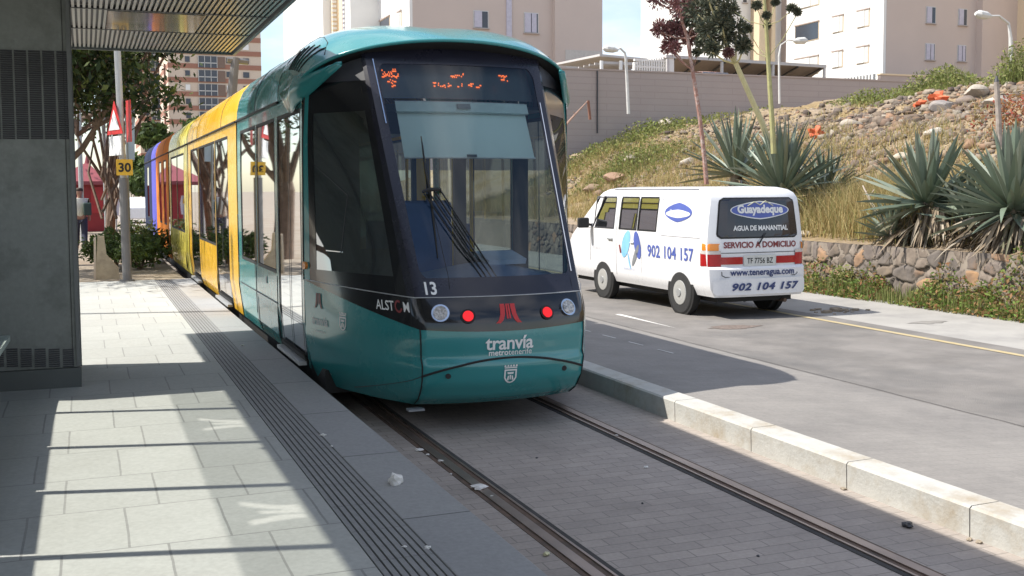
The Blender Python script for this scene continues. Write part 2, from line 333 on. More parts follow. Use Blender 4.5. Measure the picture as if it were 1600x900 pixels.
# ================================================================ THE TRAM
X0 = 2.87
def lerp(a, b, t): return a+(b-a)*t
def interp(tab, z):
    if z <= tab[0][0]: return tab[0][1]
    for (a, va), (b, vb) in zip(tab[:-1], tab[1:]):
        if z <= b: return lerp(va, vb, (z-a)/(b-a))
    return tab[-1][1]
TC = [(.18,7.66),(.26,7.50),(.38,7.40),(.52,7.37),(.56,7.40),(.70,7.385),(.85,7.40),(.98,7.46),(1.05,7.51),(2.86,8.53),(3.1,8.67)]
WC = [(.2,.63),(1.0,.655),(2.86,.75)]
WS = [(.18,1.08),(.35,1.15),(.6,1.195),(1.2,1.20),(2.2,1.19),(2.6,1.165),(2.9,1.12)]
TS = 9.02
def bez(z):
    wc = interp(WC, z); tb = interp(TC, z)+.12; ws = interp(WS, z)
    # bulge between windscreen corner and side start
    hi = max(0, min(1, (z-.75)/.6)); c = (lerp(wc, ws, lerp(.68, .515, hi)), lerp(tb, TS, lerp(.41, .49, hi)))
    return (wc, tb), c, (ws, TS)
def S(s, z):
    """signed s in [-1,1]: 0 nose centre, .5 corner, 1 start of the flat side"""
    a = abs(s); sg = -1 if s < 0 else 1
    if a <= .5:
        wc = interp(WC, z); ww = wc*a/.5; t = interp(TC, z)+.12*(a/.5)**2
    else:
        A, B, C = bez(z); k = (a-.5)/.5
        ww = (1-k)**2*A[0]+2*k*(1-k)*B[0]+k*k*C[0]; t = (1-k)**2*A[1]+2*k*(1-k)*B[1]+k*k*C[1]
    return Vector((X0+sg*ww, t, z))
def Soff(s, z, d):
    e = .004; p = S(s, z); du = S(s+e, z)-S(s-e, z); dv = S(s, z+e)-S(s, z-e); n = du.cross(dv).normalized()
    if n.dot(p-Vector((X0, 9.5, p.z))) < 0: n = -n
    return p+n*d
def patch(s0, s1, zlo, zhi, ns=16, nz_=10, off=0.0):
    f0 = zlo if callable(zlo) else (lambda s: zlo); f1 = zhi if callable(zhi) else (lambda s: zhi)
    rows = []
    for j in range(nz_+1):
        rows.append([Soff(lerp(s0, s1, i/ns), lerp(f0(lerp(s0, s1, i/ns)), f1(lerp(s0, s1, i/ns)), j/nz_), off) for i in range(ns+1)])
    return MB().grid(rows, flip=False)
def seamline(pts, r=.006): return MB().tube(pts, r, 6)
tram = TH('tram', 'long tram with teal front car and yellow, lime, orange and violet cars beside the platform', 'tram', (X0, 9, 0))
P = tram.part
def ramp(s): return max(0, min(1, (abs(s)-.5)/.5))
def zblack(s):
    a = abs(s)
    if a <= .5: return .755+.025*(a/.5)**2
    return .78+ .27*(ramp(s)**1.0)
P('lower_shell', patch(-1, 1, .19, zblack, 60, 16), M['teal'], smooth=True)
P('black_band', patch(-1, 1, lambda s: zblack(s)+.0, lambda s: 1.0+.05*ramp(s), 60, 5, .004), M['black'], smooth=True)
P('trim_line', seamline([Soff(lerp(-1, 1, i/60), 1.003+.05*ramp(lerp(-1, 1, i/60)), .005) for i in range(61)], .0045), M['galv'], smooth=True)
P('front_floor', MB().grid([[S(lerp(-1, 1, i/40), .19) for i in range(41)], [Vector((X0, 9.02, .19))]*41]), M['blackmatt'])
# bumper panel seams
P('panel_seam', seamline([Soff(s/20*.5, .44+.115*(1-(s/20)**2), .002) for s in range(-20, 21)] , .009), M['blackmatt'], 'curved dark joint above the bumper')
for sg in (-1, 1): P('corner_seam', MB().tube([Soff(sg*.5, z, .001) for z in np.linspace(.2, .78, 12)], .0055, 6), M['blackmatt'])
P('lower_seam', MB().tube([Soff(-lerp(.5, .78, k/10), lerp(.44, .24, (k/10)**.8), .0005) for k in range(11)], .003, 6), M['dark'])
P('tow_step', MB().box(X0-.72, X0-.60, 7.58, 7.66, .172, .186), M['grey'])
# fog holes
for sg in (-1, 1):
    c = Soff(sg*.36, .44, .002); P('tow_hole', MB().disc(c, (0,1,0), .020, .01, 16), M['blackmatt'])
# lamps
for sg in (-1, 1):
    c = Soff(sg*.385, .892, .010); n = (Soff(sg*.385, .892, .05)-c).normalized()
    hl = P('headlight', MB().disc(c, n, .066, .02, 28), M['chrome'], 'round clear headlight in a chrome ring')
    tram.sub('lens', MB().disc(c+n*.008, n, .052, .02, 24), M['lens'], hl)
    q = MB().disc(c+n*.016+Vector((0,0,-.01)), n, .026, .012, 20); tram.sub('bulb', q, M['white'], hl)
    c = Soff(sg*.238, .868, .006); n = (Soff(sg*.238, .868, .05)-c).normalized()
    tl = P('tail_light', MB().disc(c, n, .055, .014, 24), M['blackmatt'], 'round red lamp lit beside the headlight')
    tram.sub('red_lens', MB().disc(c+n*.006, n, .040, .014, 24), M['redlamp'], tl)
# windscreen: glass, black border, pillars
def zw(s): return 1.0+.05*ramp(s)
ZT = 2.86
P('windscreen', patch(-.455, .455, 1.13, 2.80, 12, 12, .002), M['wind'], 'large raked windscreen', smooth=True)
fr = MB()
def addp(*a, **k):
    q = patch(*a, **k); b = len(fr.v); fr.v += q.v; fr.f += [tuple(i+b for i in f) for f in q.f]; fr.m += q.m
addp(-.5, -.45, 1.0, ZT+.06, 4, 14, off=.005); addp(.45, .5, 1.0, ZT+.06, 4, 14, off=.005)
addp(-.45, .45, 1.0, 1.14, 14, 2, off=.005); addp(-.45, .45, 2.795, ZT+.10, 14, 2, off=.005)
addp(-.53, -.5, zw, ZT+.06, 3, 14, off=.004); addp(.5, .53, zw, ZT+.06, 3, 14, off=.004)
for sg in (-1, 1):      # rounded glass corners
    for (zc, dz) in ((2.80, -.16), (1.13, .12)):
        rows = []
        c0 = [Soff(sg*(.455-.055*(1-cos(t))), zc+dz*(1-sin(t)), .005) for t in np.linspace(0, pi/2, 7)]
        k = Soff(sg*.455, zc, .005); b = len(fr.v); fr.v += [tuple(k)]+[tuple(p) for p in c0]
        for i in range(6): fr.f.append((b, b+1+i, b+2+i)); fr.m.append(0)
P('windscreen_frame', fr, M['navy'], smooth=30)
P('pillar_trim', MB().tube([Soff(-.462, z, .010) for z in np.linspace(2.30, 2.83, 8)], .008, 6), M['chrome']); P('pillar_trim', MB().tube([Soff(.462, z, .010) for z in np.linspace(1.15, 2.5, 10)], .006, 6), M['chrome'])
# cab side glass: dark surround with window
for sg, nm in ((-1, 'near'), (1, 'far')):
    def sp(a, b, z0, z1, **k):
        return patch(sg*a, sg*b, z0, z1, 10, 12, **k)
    zl = lambda s: 1.05; zs = lambda s: 1.0+.05*ramp(s)
    P('cab_window', sp(.57, .93, 1.14, 2.42, off=.001), M['cabglass'], smooth=True)
    f2 = MB()
    for q in (sp(.53, .57, zs, 2.66, off=.004), sp(.93, .965, zs, 2.62, off=.004), sp(.57, .93, zs, 1.145, off=.004), sp(.57, .93, 2.415, 2.66, off=.004)):
        b = len(f2.v); f2.v += q.v; f2.f += [tuple(i+b for i in f) for f in q.f]; f2.m += q.m
    P('cab_window_frame', f2, M['black'], smooth=30)
    P('cab_door_post', sp(.965, 1.0, zs, 2.64, off=.005), M['teal'], 'teal strip between cab window and door', smooth=True)
    P('corner_panel', patch(sg*.5, sg*.97, 2.62, lambda s: 2.86-.16*ramp(s)**1.3, 12, 6, -.01), M['dark'], smooth=True)
P('door_seal', MB().tube([Soff(-.998, z, .004) for z in np.linspace(1.05, 2.6, 8)], .008, 8), M['blackmatt'])
P('cab_seam', MB().tube([Soff(-.80, 1.3, .004), Soff(-.74, 1.75, .004), Soff(-.93, 2.0, .004)], .002, 6), M['dark'])
P('cab_door_handle', MB().tube([Soff(-.87, 1.305, .012), Soff(-.80, 1.30, .012)], .006, 6), M['chrome'])
c = Soff(-.985, 1.17, .012); P('marker_light', MB().disc(c, (-1,-.25,0), .032, .03, 16), M['amber'])

# ---- roof: cross sections along the tram
HR = 1.20
def roof_half(t):
    """half profile (w, z) from gutter to crown at distance t"""
    return [(1.20, 2.60), (1.195, 2.70), (1.17, 2.82), (1.12, 2.93), (1.04, 3.03), (.92, 3.11), (.75, 3.17), (.5, 3.215), (.25, 3.235), (0, 3.24)]
def ring(t, hf=roof_half, sc=1, dz=0):
    h = hf(t); L_ = [(-a, b) for a, b in h]+[(a, b) for a, b in h[::-1][1:]]
    return [Vector((X0+a*sc, t, b+dz)) for a, b in L_]
# hood over the cab: front edge arches over the windscreen, drops to a rounded ear at each side
def hood_edge(i, n):
    """front lip of the hood"""
    a = -1+2*i/n; ang = a*1.32
    w_ = 1.235*sin(ang)/sin(1.32); z = 2.56+(2.985-2.56)*((cos(ang)-cos(1.32))/(1-cos(1.32)))**.60
    t = 8.43+.72*abs(a)**2.0
    return Vector((X0+w_, t, z))
n = NH = 48
prof = roof_half(0)
def res_ring(t, n):
    r = ring(t); # resample by arc length
    d = [0]
    for a, b in zip(r[:-1], r[1:]): d.append(d[-1]+(b-a).length)
    out = []
    for i in range(n+1):
        L_ = d[-1]*i/n; j = 0
        while j < len(d)-2 and d[j+1] < L_: j += 1
        out.append(r[j].lerp(r[j+1], (L_-d[j])/(d[j+1]-d[j])))
    return out
lip = [hood_edge(i, n) for i in range(n+1)]
base = res_ring(10.2, n)
rows = []
for k in range(13):
    u = k/12.0; e = 1-(1-u)**2.0
    row = []
    for i in range(n+1):
        a, b = lip[i], base[i]; sd = abs(-1+2*i/n)
        x = lerp(a.x, b.x, min(1, u*2.2)); t = lerp(a.y, b.y, u); bul = .03*sin(pi*u)*(1-sd**3); e = 1-(1-u)**(2.0+3.0*sd)
        z = lerp(a.z, b.z, e)+bul
        if sd > .93 and 0: z = a.z
        row.append(Vector((x, t, z)))
    rows.append(row)
hood = MB().grid(rows); HR_ = rows
P('roof_hood', hood, M['teal'], smooth=True)
under_rows = [[p for p in lip], [Vector((lerp(p.x, X0, .10), p.y+.10+.02, p.z-.05)) for p in lip], [Vector((lerp(p.x, X0, .16), max(p.y+.30, 8.75), min(p.z-.02, 2.93))) for p in lip]]
P('hood_underside', MB().grid(under_rows, flip=True), M['blackmatt'], smooth=True)
P('hood_lip', MB().tube([p+Vector((0, .004, .004)) for p in lip], .016, 8), M['teal'], smooth=True)
# ears: rounded drop pieces each side
for sg in (-1, 1):
    q = MB(); rows = []
    for k in range(9):
        v = k/8; t = lerp(8.62, 9.62, v); dr = .30*sin(pi*min(1, (1-v)*1.02))**.8 if v > 0 else 0
        zt = lerp(2.80, 2.66, v); zb = lerp(2.78, 2.58, v)-.20*max(0, sin(pi*v**1.5))**.7
        wtop = lerp(.93, 1.205, min(1, v*2.0)); row = []
        for j in range(7):
            u = j/6; row.append(Vector((X0+sg*(wtop+.045*sin(pi*u)+.012), t, lerp(zt, zb, u))))
        rows.append(row)
    q.grid(rows, flip=(sg > 0)); P('hood_ear', q, M['teal'], smooth=True, solid=.02)
# vent slots and the joint round them, laid on the hood surface
def HD(fi, u, off=.008):
    """hood surface: fi 0..1 from left gutter to right, u 0 lip .. 1 back"""
    def at_(fi, u):
        a_ = max(0, min(NH, fi*NH)); i = min(NH-1, int(a_)); k_ = max(0, min(12, u*12)); k = min(11, int(k_))
        return HR_[k][i].lerp(HR_[k][i+1], a_-i).lerp(HR_[k+1][i].lerp(HR_[k+1][i+1], a_-i), k_-k)
    p = at_(fi, u); c_ = Vector((X0, p.y, 2.2)); return p+(p-c_).normalized()*off
for sg in (0, 1):
    for k in range(6):
        u0 = .24+.085*k
        P('vent_slot', MB().tube([HD(abs(sg-f_), u0-.08*(f_-.06)/.10, -.002) for f_ in np.linspace(.065+.003*k, .165-.006*k, 7)], .011, 8), M['blackmatt'], smooth=True)
    P('hood_seam', MB().tube([HD(abs(sg-f_), u_, .002) for f_, u_ in [(.03,.98),(.07,.96),(.12,.92),(.16,.84),(.185,.72),(.195,.55),(.19,.38),(.18,.22),(.15,.08)]], .004, 6), M['blackmatt'])

# ---- side walls per car
SX = 1.20
def side_prof():  return [(1.15,.30),(1.19,.42),(1.20,.60),(1.20,1.0),(1.20,2.0),(1.195,2.52),(1.19,2.60)]
def sw(z): return interp([(.30,1.15),(.42,1.19),(.60,1.20),(2.0,1.20),(2.6,1.19)], z)
def sidepatch(sg, y0, y1, z0, z1, off=0, nz_=6):
    rows = []
    for j in range(nz_+1):
        z = lerp(z0, z1, j/nz_); rows.append([Vector((X0+sg*(sw(z)+off), y0, z)), Vector((X0+sg*(sw(z)+off), y1, z))])
    return rows
def add_side(mb, sg, y0, y1, z0, z1, off=0, mi=0): mb.grid(sidepatch(sg, y0, y1, z0, z1, off), mi, flip=(sg > 0))
def car(y0, y1, paint, openings, roof0=None, edge0=None, edge1=None, z_belt=1.02, label=None):
    """openings: list of (ya, yb, kind) kind: window / door / panel (window over painted panel)"""
    for sg in (-1, 1):
        body = MB(); y = y0
        for (a, b, kind) in sorted(openings):
            add_side(body, sg, y, a, .30, 2.60)
            if kind == 'window': add_side(body, sg, a, b, .30, z_belt); add_side(body, sg, a, b, 2.47, 2.60)
            elif kind == 'panel': add_side(body, sg, a, b, .30, 1.02); add_side(body, sg, a, b, 2.47, 2.60)
            else: add_side(body, sg, a, b, 2.47, 2.60)
            y = b
        add_side(body, sg, y, y1, .30, 2.60)
        P('body_side', body, paint, label, smooth=False)
    for sg in (-1, 1):
        for (a, b, kind) in openings:
            z0 = {'window': z_belt, 'panel': 1.02, 'door': .38}[kind]
            q = MB(); add_side(q, sg, a, b, z0, 2.47, -.006)
            wn = P('door_leaf' if kind == 'door' else 'side_window', q, M['glass'])
            f = MB(); e = .035
            for (ya, yb, za, zb) in ((a, a+e, z0, 2.47), (b-e, b, z0, 2.47), (a+e, b-e, z0, z0+e), (a+e, b-e, 2.47-e, 2.47)): add_side(f, sg, ya, yb, za, zb, .001)
            if kind == 'door': 
                m_ = (a+b)/2; add_side(f, sg, m_-.012, m_+.012, z0, 2.47, .001); add_side(f, sg, a, b, .33, .40, .012)
            tram.sub('window_frame', f, M['blackmatt'], wn)
    # roof
    rr = MB(); y0 = roof0 or y0; ys = [y0, y0+.06, (y0+y1)/2, y1-.06, y1]; sc = [.985, 1, 1, 1, .985]
    rows = [[Vector((X0+(p.x-X0)*s_, yv, p.z)) for p in ring(yv)] for yv, s_ in zip(ys, sc)]
    P('roof', rr.grid(rows), paint, smooth=50)
    P('gutter', MB().box(X0-1.212, X0-1.19, y0, y1, 2.585, 2.605), M['blackmatt']); P('gutter', MB().box(X0+1.19, X0+1.212, y0, y1, 2.585, 2.605), M['blackmatt'])
    yy = y0+1.45
    while yy < y1-.6: P('roof_joint', MB().tube([p for p in ring(yy)], .0055, 6), M['dark']); yy += 3.3
# front (teal) car
car(9.02, 13.12, M['teal'], [(9.10, 10.28, 'door'), (10.42, 11.6, 'window'), (11.66, 12.86, 'window')], roof0=10.17, z_belt=1.00)
# fine panel lines on the teal skirt
s2 = MB()
for yv in (10.38, 11.75): s2.tube([Vector((X0-(sw(z)+.001), yv, z)) for z in (.34, .5, .7, .98)], .004, 5)
s2.tube([Vector((X0-1.202, yv, .72)) for yv in (10.38, 13.0)], .007, 5)
P('skirt_seam', s2, M['dark'])
P('filler_cap', MB().box(X0-1.206, X0-1.20, 11.0, 11.06, .86, .93), M['grey'])
# yellow car
car(13.22, 19.7, M['yellow'], [(14.05, 15.5, 'door'), (15.55, 17.85, 'panel'), (17.9, 19.2, 'door')])
car(19.82, 24.3, M['lime'], [(20.6, 22.2, 'window'), (22.25, 23.8, 'window')])
car(24.55, 28.9, M['orange'], [(25.3, 26.1, 'window'), (26.9, 27.7, 'window')])
car(28.95, 30.9, M['violet'], [])
car(30.95, 34.6, M['darkblue'], [(32.2, 33.2, 'window')])
for yv in (13.12, 19.7, 24.3, 28.88, 30.88):
    d_ = .27 if yv == 24.3 else .12
    g = MB()
    rows = [[Vector((X0+a, t, b)) for a, b in [(-1.13,.35),(-1.15,2.6)]+[(p.x-X0)*.95 and ((p.x-X0)*.95, p.z-.06) for p in ring(0)]+[(1.15,2.6),(1.13,.35)]] for t in (yv-.03, yv+d_)]
    P('gangway_bellows', g.grid(rows), M['blackmatt'])
P('rear_end', MB().grid([[Vector((X0+a*s_, t, lerp(1.6, b, s_**.5))) for a, b in [(-1.15,.32),(-1.2,1.5),(-1.19,2.6)]+[((p.x-X0), p.z) for p in ring(0)]+[(1.19,2.6),(1.2,1.5),(1.15,.32)]] for t, s_ in ((34.6,1),(35.2,.93),(35.9,.7),(36.1,.05))]), M['darkblue'], smooth=True)
# door sills (thresholds) over the platform edge
for a, b in ((9.1,10.28),(14.05,15.5),(17.9,19.2)): P('door_sill', MB().box(X0-1.235, X0-1.17, a+.02, b-.02, .315, .345), M['galv'])
# orange step panel lettering on the yellow car and the underframe
P('underframe', MB().box(X0-1.10, X0+1.10, 8.7, 34.6, .14, .33), M['blackmatt'])
for yv in (9.6, 11.4, 21.2, 22.8, 31.5, 33.0):
    for sg in (-1, 1): P('wheel', MB().disc((X0+sg*.72, yv, .28), (1,0,0), .28, .1, 20), M['rust'])
# interior
g = MB(); g.box(X0-1.12, X0+1.12, 9.05, 34.5, .33, .36); g.box(X0-.62, X0+.62, 8.0, 9.05, .33, .36); P('floor', g, M['interior'])
P('ceiling', MB().box(X0-1.10, X0+1.10, 9.2, 34.5, 2.50, 2.53), M['interior'])
# cab back wall with openings
g = MB(); g.box(X0-1.1, X0-.55, 9.72, 9.75, .36, 2.5); g.box(X0+.35, X0+.47, 9.72, 9.75, .36, 2.5); g.box(X0+.95, X0+1.1, 9.72, 9.75, .36, 2.5); g.box(X0-.55, X0-.02, 9.72, 9.75, .36, 1.25); g.box(X0+.47, X0+.95, 9.72, 9.75, .36, 1.2)
g.box(X0-.06, X0-.02, 9.70, 9.75, 1.2, 2.5); g.box(X0-.55, X0+.95, 9.72, 9.75, 2.3, 2.5)
P('cab_partition', g, M['dark'])
# dashboard
rows = []
for k in range(7):
    v = k/6; zz = [.55, .95, 1.10, 1.19, 1.22, 1.18, 1.0][k]; dt = [.16, .12, .12, .2, .42, .58, .62][k]
    rows.append([Vector((X0+w_*(.60 if 1 else 1), interp(TC, max(.9, min(zz, 1.3)))+dt+.10*(w_)**2, zz+.05*cos(w_*2.6)-.05)) for w_ in np.linspace(-1, 1, 15)])
P('dashboard', MB().grid(rows), mat('dashboard_blue_grey', (.16,.22,.36), .5, noise=.15, nscale=3), smooth=True)
q = MB(); q.obox((X0+.18, 8.06, 1.25), (.17,.03,0), (-.02,.11,.03), (0,-.01,.02)); P('dash_console', q, mat('console_pale', (.45,.52,.66), .4))
q = MB(); q.obox((X0-.12, 8.9, 1.0), (.24,0,0), (0,.22,0), (0,0,.07)); q.obox((X0-.12, 9.13, 1.35), (.23,0,0), (0,.06,.01), (0,-.03,.34)); P('driver_seat', q, M['blue_seat'], bevel=.03)
# passenger seats and poles
sg_ = MB(); ps = MB()
for yv in (10.9, 11.7, 12.5, 16.2, 17.0, 20.8, 21.7, 22.6, 26.8):
    for xx in (-.82, .82, .42):
        sg_.obox((X0+xx, yv, .80), (.19,0,0), (0,.2,0), (0,0,.04)); sg_.obox((X0+xx, yv+.2, 1.12), (.19,0,0), (0,.03,0), (0,-.02,.3))
for yv in (9.95, 10.5, 12.2, 14.6, 16.0, 18.2, 21.0, 24.8): ps.tube([(X0-.55, yv, .36), (X0-.55, yv, 2.5)], .018, 8).tube([(X0+.6, yv, .36), (X0+.6, yv, 2.5)], .018, 8)
P('passenger_seats', sg_, M['blue_seat'], bevel=.02); P('grab_poles', ps, M['yellow'])
# sun blind just behind the glass
rows = []
def G(w_, z, d): # point behind windscreen at half-width w, height z, distance d behind
    return Vector((X0+w_, interp(TC, z)+.12*(w_/.7)**2+d, z))
P('sun_blind', MB().grid([[G(x, z, .10) for x in np.linspace(-.545, .555, 12)] for z in (2.04, 2.2, 2.42)]), M['blind'], 'pale pull-down sun blind behind the windscreen', smooth=True)
P('blind_cassette', MB().grid([[G(x, z, d) for x in np.linspace(-.56, .57, 12)] for z, d in ((2.40,.08),(2.41,.05),(2.49,.05),(2.50,.09))]), mat('cassette', (.60,.68,.66), .5), smooth=30)
P('blind_rail', MB().tube([G(x, 2.04, .09) for x in np.linspace(-.545, .555, 12)], .008, 6), M['white'])
q = MB(); q.obox(G(-.02, 2.455, .035), (.055,0,0), (0,.006,0), (0,.012,.02)); P('blind_handle', q, M['grey'])
q = MB(); q.obox(G(-.02, 2.055, .07), (.04,0,0), (0,.006,0), (0,.006,.01)); P('blind_grip', q, M['dark'])
# destination display
disp = P('destination_display', MB().grid([[G(x, z, .09) for x in np.linspace(-.66, .66, 12)] for z in (2.52, 2.68, 2.84)]), mat('display_back', (.10,.115,.125), .3), 'dark destination display with orange dots')
led = MB(); rr_ = random.Random(4)
def dash(w_, z, l, h=.007):
    p = G(w_, z, .082); led.obox(p, (l/2,0,0), (0,.002,0), (0,.0035*h/.007,h*.8))
def cluster(w0, w1, z, dens=.8, st=.0165):
    x = w0
    while x < w1:
        if rr_.random() < dens:
            l = rr_.choice((.008,.014,.02)); dash(x, z+rr_.choice((-.008,0,.008)), l)
            if rr_.random() < .35: dash(x+.004, z+rr_.choice((-.016,.016)), .008)
        x += st
cluster(-.61, -.50, 2.745, .9); cluster(-.61, -.48, 2.705, .95); cluster(-.59, -.50, 2.665, .7); cluster(-.55, -.53, 2.625, 1)
cluster(-.055, .045, 2.72, .9); cluster(-.215, .19, 2.632, .62); cluster(-.22, -.19, 2.66, 1); cluster(.10, .12, 2.66, 1); cluster(.38, .45, 2.735, .6); cluster(.38, .46, 2.70, .8)
tram.sub('led_dots', led, M['led'], disp)
# wiper: pantograph arms and blade, placed on the glass plane
def onglass(px, py, d=.035):
    # intersect the pixel ray with the windscreen plane
    nrm = Vector((0, -1, (8.53-7.51)/(2.86-1.05))).normalized(); p0 = Vector((X0, 7.51+.06, 1.05)) + nrm*d
    r_ = ray(px, py); return CPOS + r_*((p0-CPOS).dot(nrm)/r_.dot(nrm))
A = onglass; wp = tram
arm = MB()
for (a, b) in (((770,459),(663,303)),((777,459),(670,300)),((785,459),(678,298)),((792,458),(690,300))): arm.tube([A(*a, .03), A((a[0]+b[0])/2, (a[1]+b[1])/2, .07), A(*b, .05)], .006, 6)
wa = P('wiper_arm', arm, M['blackmatt'], 'folded black wiper arm')
bl = MB().tube([A(658,213,.02), A(664,262,.03), A(672,300,.045), A(678,350,.03), A(684,403,.02)], [.004,.008,.010,.008,.004], 6).tube([A(658,213,.01), A(671,300,.012), A(684,403,.01)], .005, 6)
tram.sub('wiper_blade', bl, M['blackmatt'], wa)
jt = MB().tube([A(660,300,.05), A(672,296,.06), A(688,296,.05), A(690,302,.04)], [.012,.016,.012,.006], 8).tube([A(672,310,.02), A(686,370,.015), A(700,430,.02), A(703,452,.02)], .0022, 5)
tram.sub('wiper_joint', jt, M['blackmatt'], wa)
P('wiper_mount', MB().tube([A(762,459,.02), A(800,458,.02)], .011, 8), M['blackmatt'])

# ---- lettering
def text_mesh(body, size, bold=0.0, shear=0, spacing=1.0, ax='LEFT', xs=1.0):
    cu = bpy.data.curves.new('t', 'FONT'); cu.body = body; cu.size = size; cu.offset = bold; cu.shear = shear; cu.space_character = spacing; cu.align_x = ax; cu.resolution_u = 3
    o = bpy.data.objects.new('t', cu); COL.objects.link(o); dg = bpy.context.evaluated_depsgraph_get(); dg.update()
    me = bpy.data.meshes.new_from_object(o.evaluated_get(dg)); V = [(v.co.x*xs, v.co.y) for v in me.vertices]; F = [tuple(p.vertices) for p in me.polygons]
    bpy.data.objects.remove(o); bpy.data.curves.remove(cu); bpy.data.meshes.remove(me); return V, F
def place(V, F, fn, mi=0, mb=None):
    mb = mb or MB(); mb.add([fn(x, y) for x, y in V], F, mi); return mb
def front_fn(w0, z0, off=.005):
    def f(x, y):
        w_ = w0+x; z = z0+y; wc = interp(WC, z); return Soff(.5*w_/wc, z, off)
    return f
def side_fn(s0, z0, off=.006, sgn=-1):
    # walk along the corner curve by arc length starting at s0; x grows towards the nose
    n_ = 120; tab = [(0, s0)]; p = S(s0, z0)
    for k in range(1, n_):
        s = s0 + k*(.5/n_)*1.0
        q = S(s, z0); tab.append((tab[-1][0]+(q-p).length, s)); p = q
    def f(x, y): return Soff(interp(tab, x), z0+y, off)
    return f
V, F = text_mesh('tranvía', .142, .0028, spacing=.96, ax='CENTER'); P('operator_lettering', place(V, F, front_fn(.0, .622)), M['white'], 'white lettering tranvía above the bumper')
V, F = text_mesh('metro', .060, .0014, ax='RIGHT'); mbx = place(V, F, front_fn(-.012, .578)); V, F = text_mesh('tenerife', .060, 0, ax='LEFT'); place(V, F, front_fn(-.012, .578), mb=mbx)
P('city_lettering', mbx, M['white'])
V, F = text_mesh('13', .125, .003, ax='LEFT', xs=.85); P('car_number', place(V, F, front_fn(-.60, 1.022, .012)), M['white'], 'white number 13')
def emblem(scale, curve=True):
    """three red strokes: outer two bend outwards, short one in the middle"""
    V = []; F = []
    def stroke(pts, wd):
        b = len(V)
        for (x, y) in pts: V.append((x-wd/2, y)); V.append((x+wd/2, y))
        for i in range(len(pts)-1): F.append((b+2*i, b+2*i+1, b+2*i+3, b+2*i+2))
    stroke([(-.46,0),(-.33,.18),(-.25,.45),(-.225,.75),(-.22,1.0)][::1], .20); stroke([(.46,0),(.33,.18),(.25,.45),(.225,.75),(.22,1.0)], .20)
    stroke([(-.055,.24),(-.05,.5),(-.045,1.0)], .07); stroke([(.055,.24),(.05,.5),(.045,1.0)], .07)
    return [(x*scale, y*scale) for x, y in V], F
V, F = emblem(.135); V = [(x*1.35, y) for x, y in V]; P('emblem', place(V, F, front_fn(-.005, .812, .008)), M['red'], 'red emblem of bent strokes')
def shield(sc):
    V = []; F = []
    out = [(-.5,1),(.5,1),(.5,.35),(.38,.12),(.2,-.02),(0,-.08),(-.2,-.02),(-.38,.12),(-.5,.35)]
    inn = [(x*.76, (y-.45)*.78+.45) for x, y in out]; n_ = len(out); V += out+inn
    for i in range(n_): F.append((i, (i+1) % n_, n_+(i+1) % n_, n_+i))
    def q(pts): b = len(V); V.extend(pts); F.append(tuple(range(b, b+len(pts))))
    for x in (-.45,-.22,0,.22,.45): q([(x-.09,1.2),(x+.09,1.2),(x+.05*1,1.34),(x-.05,1.34)])
    q([(-.5,1.08),(.5,1.08),(.5,1.17),(-.5,1.17)])
    q([(-.22,.62),(.22,.62),(.26,.78),(-.26,.78)]); q([(-.06,.55),(.06,.55),(.05,.2),(-.05,.2)][::-1]); q([(-.2,.5),(-.1,.5),(-.13,.14),(-.27,.2)]); q([(.1,.5),(.2,.5),(.27,.2),(.13,.14)])
    return [(x*sc, y*sc) for x, y in V], F
V, F = shield(.098); P('crest', place(V, F, front_fn(.0, .375)), M['white'], 'small white crest on the bumper')
V, F = text_mesh('ALST', .100, .0012, xs=.95); f_ = side_fn(-.655, .898); mbx = place(V, F, f_, mb=MB()); wA = max(x for x, y in V)
V2, F2 = text_mesh('M', .100, .0012, xs=.95); V2 = [(x+wA+.100, y) for x, y in V2]; place(V2, F2, f_, mb=mbx); P('maker_lettering', mbx, M['white'])
ringv = []; ringf = []
for k in range(20):
    t = 2*pi*k/20; ringv += [(wA+.052+.042*cos(t), .034+.046*sin(t)), (wA+.052+.026*cos(t), .034+.030*sin(t))]
for k in range(3, 19): ringf.append((2*k, 2*((k+1) % 20), 2*((k+1) % 20)+1, 2*k+1))
P('maker_ring', place(ringv, ringf, f_), M['dullred'])
f_ = side_fn(-.955, .70); V, F = text_mesh('tranvia', .105, .002); P('side_lettering', place(V, F, f_), mat('vinyl_grey', (.5,.55,.55), .5)); V, F = text_mesh('metrotenerife', .032, 0); P('side_lettering', place([(x+.05, y-.06) for x, y in V], F, f_), M['white'])
V, F = emblem(.12); P('side_emblem', place([(x*1.1+.12, y+.135) for x, y in V], F, f_), mat('faded_red', (.20,.07,.07), .5))
V, F = shield(.10); P('side_crest', place([(x+.53, y+.0) for x, y in V], F, f_), M['white'])
# ================================================================ TRAM STOP SHELTER
sh = TH('tram_shelter', 'grey tram stop shelter with a ribbed metal ceiling over the platform', 'shelter', (-.6, 5, .3)); P = sh.part
RX0, RX1, RY0, RY1, RZ = -1.34, 1.545, -3.0, 12.3, 3.285
P('roof', MB().box(RX0, RX1-.08, RY0, RY1, RZ+.04, RZ+.10), M['fascia'])
g = MB(); x = RX0+.02
while x < RX1-.04: g.box(x, x+.022, 3.0, RY1-.02, RZ, RZ+.035); x += .042
P('ribbed_ceiling', g, M['ceil'])
P('ceiling_pan', MB().box(RX0+.01, RX1-.01, 3.0, RY1-.01, RZ+.030, RZ+.039), M['dark'])
g = MB(); 
for yv in (6.9, 8.3, 9.65, 10.85): g.box(RX0, RX1-.02, yv, yv+.035, RZ-.004, RZ+.02)
P('ceiling_joint', g, M['dark'])
P('roof_edge', MB().box(RX1, RX1+.03, RY0, RY1+.03, RZ-.02, RZ+.05).box(RX0, RX1, RY1, RY1+.03, RZ-.02, RZ+.06), M['fascia'])
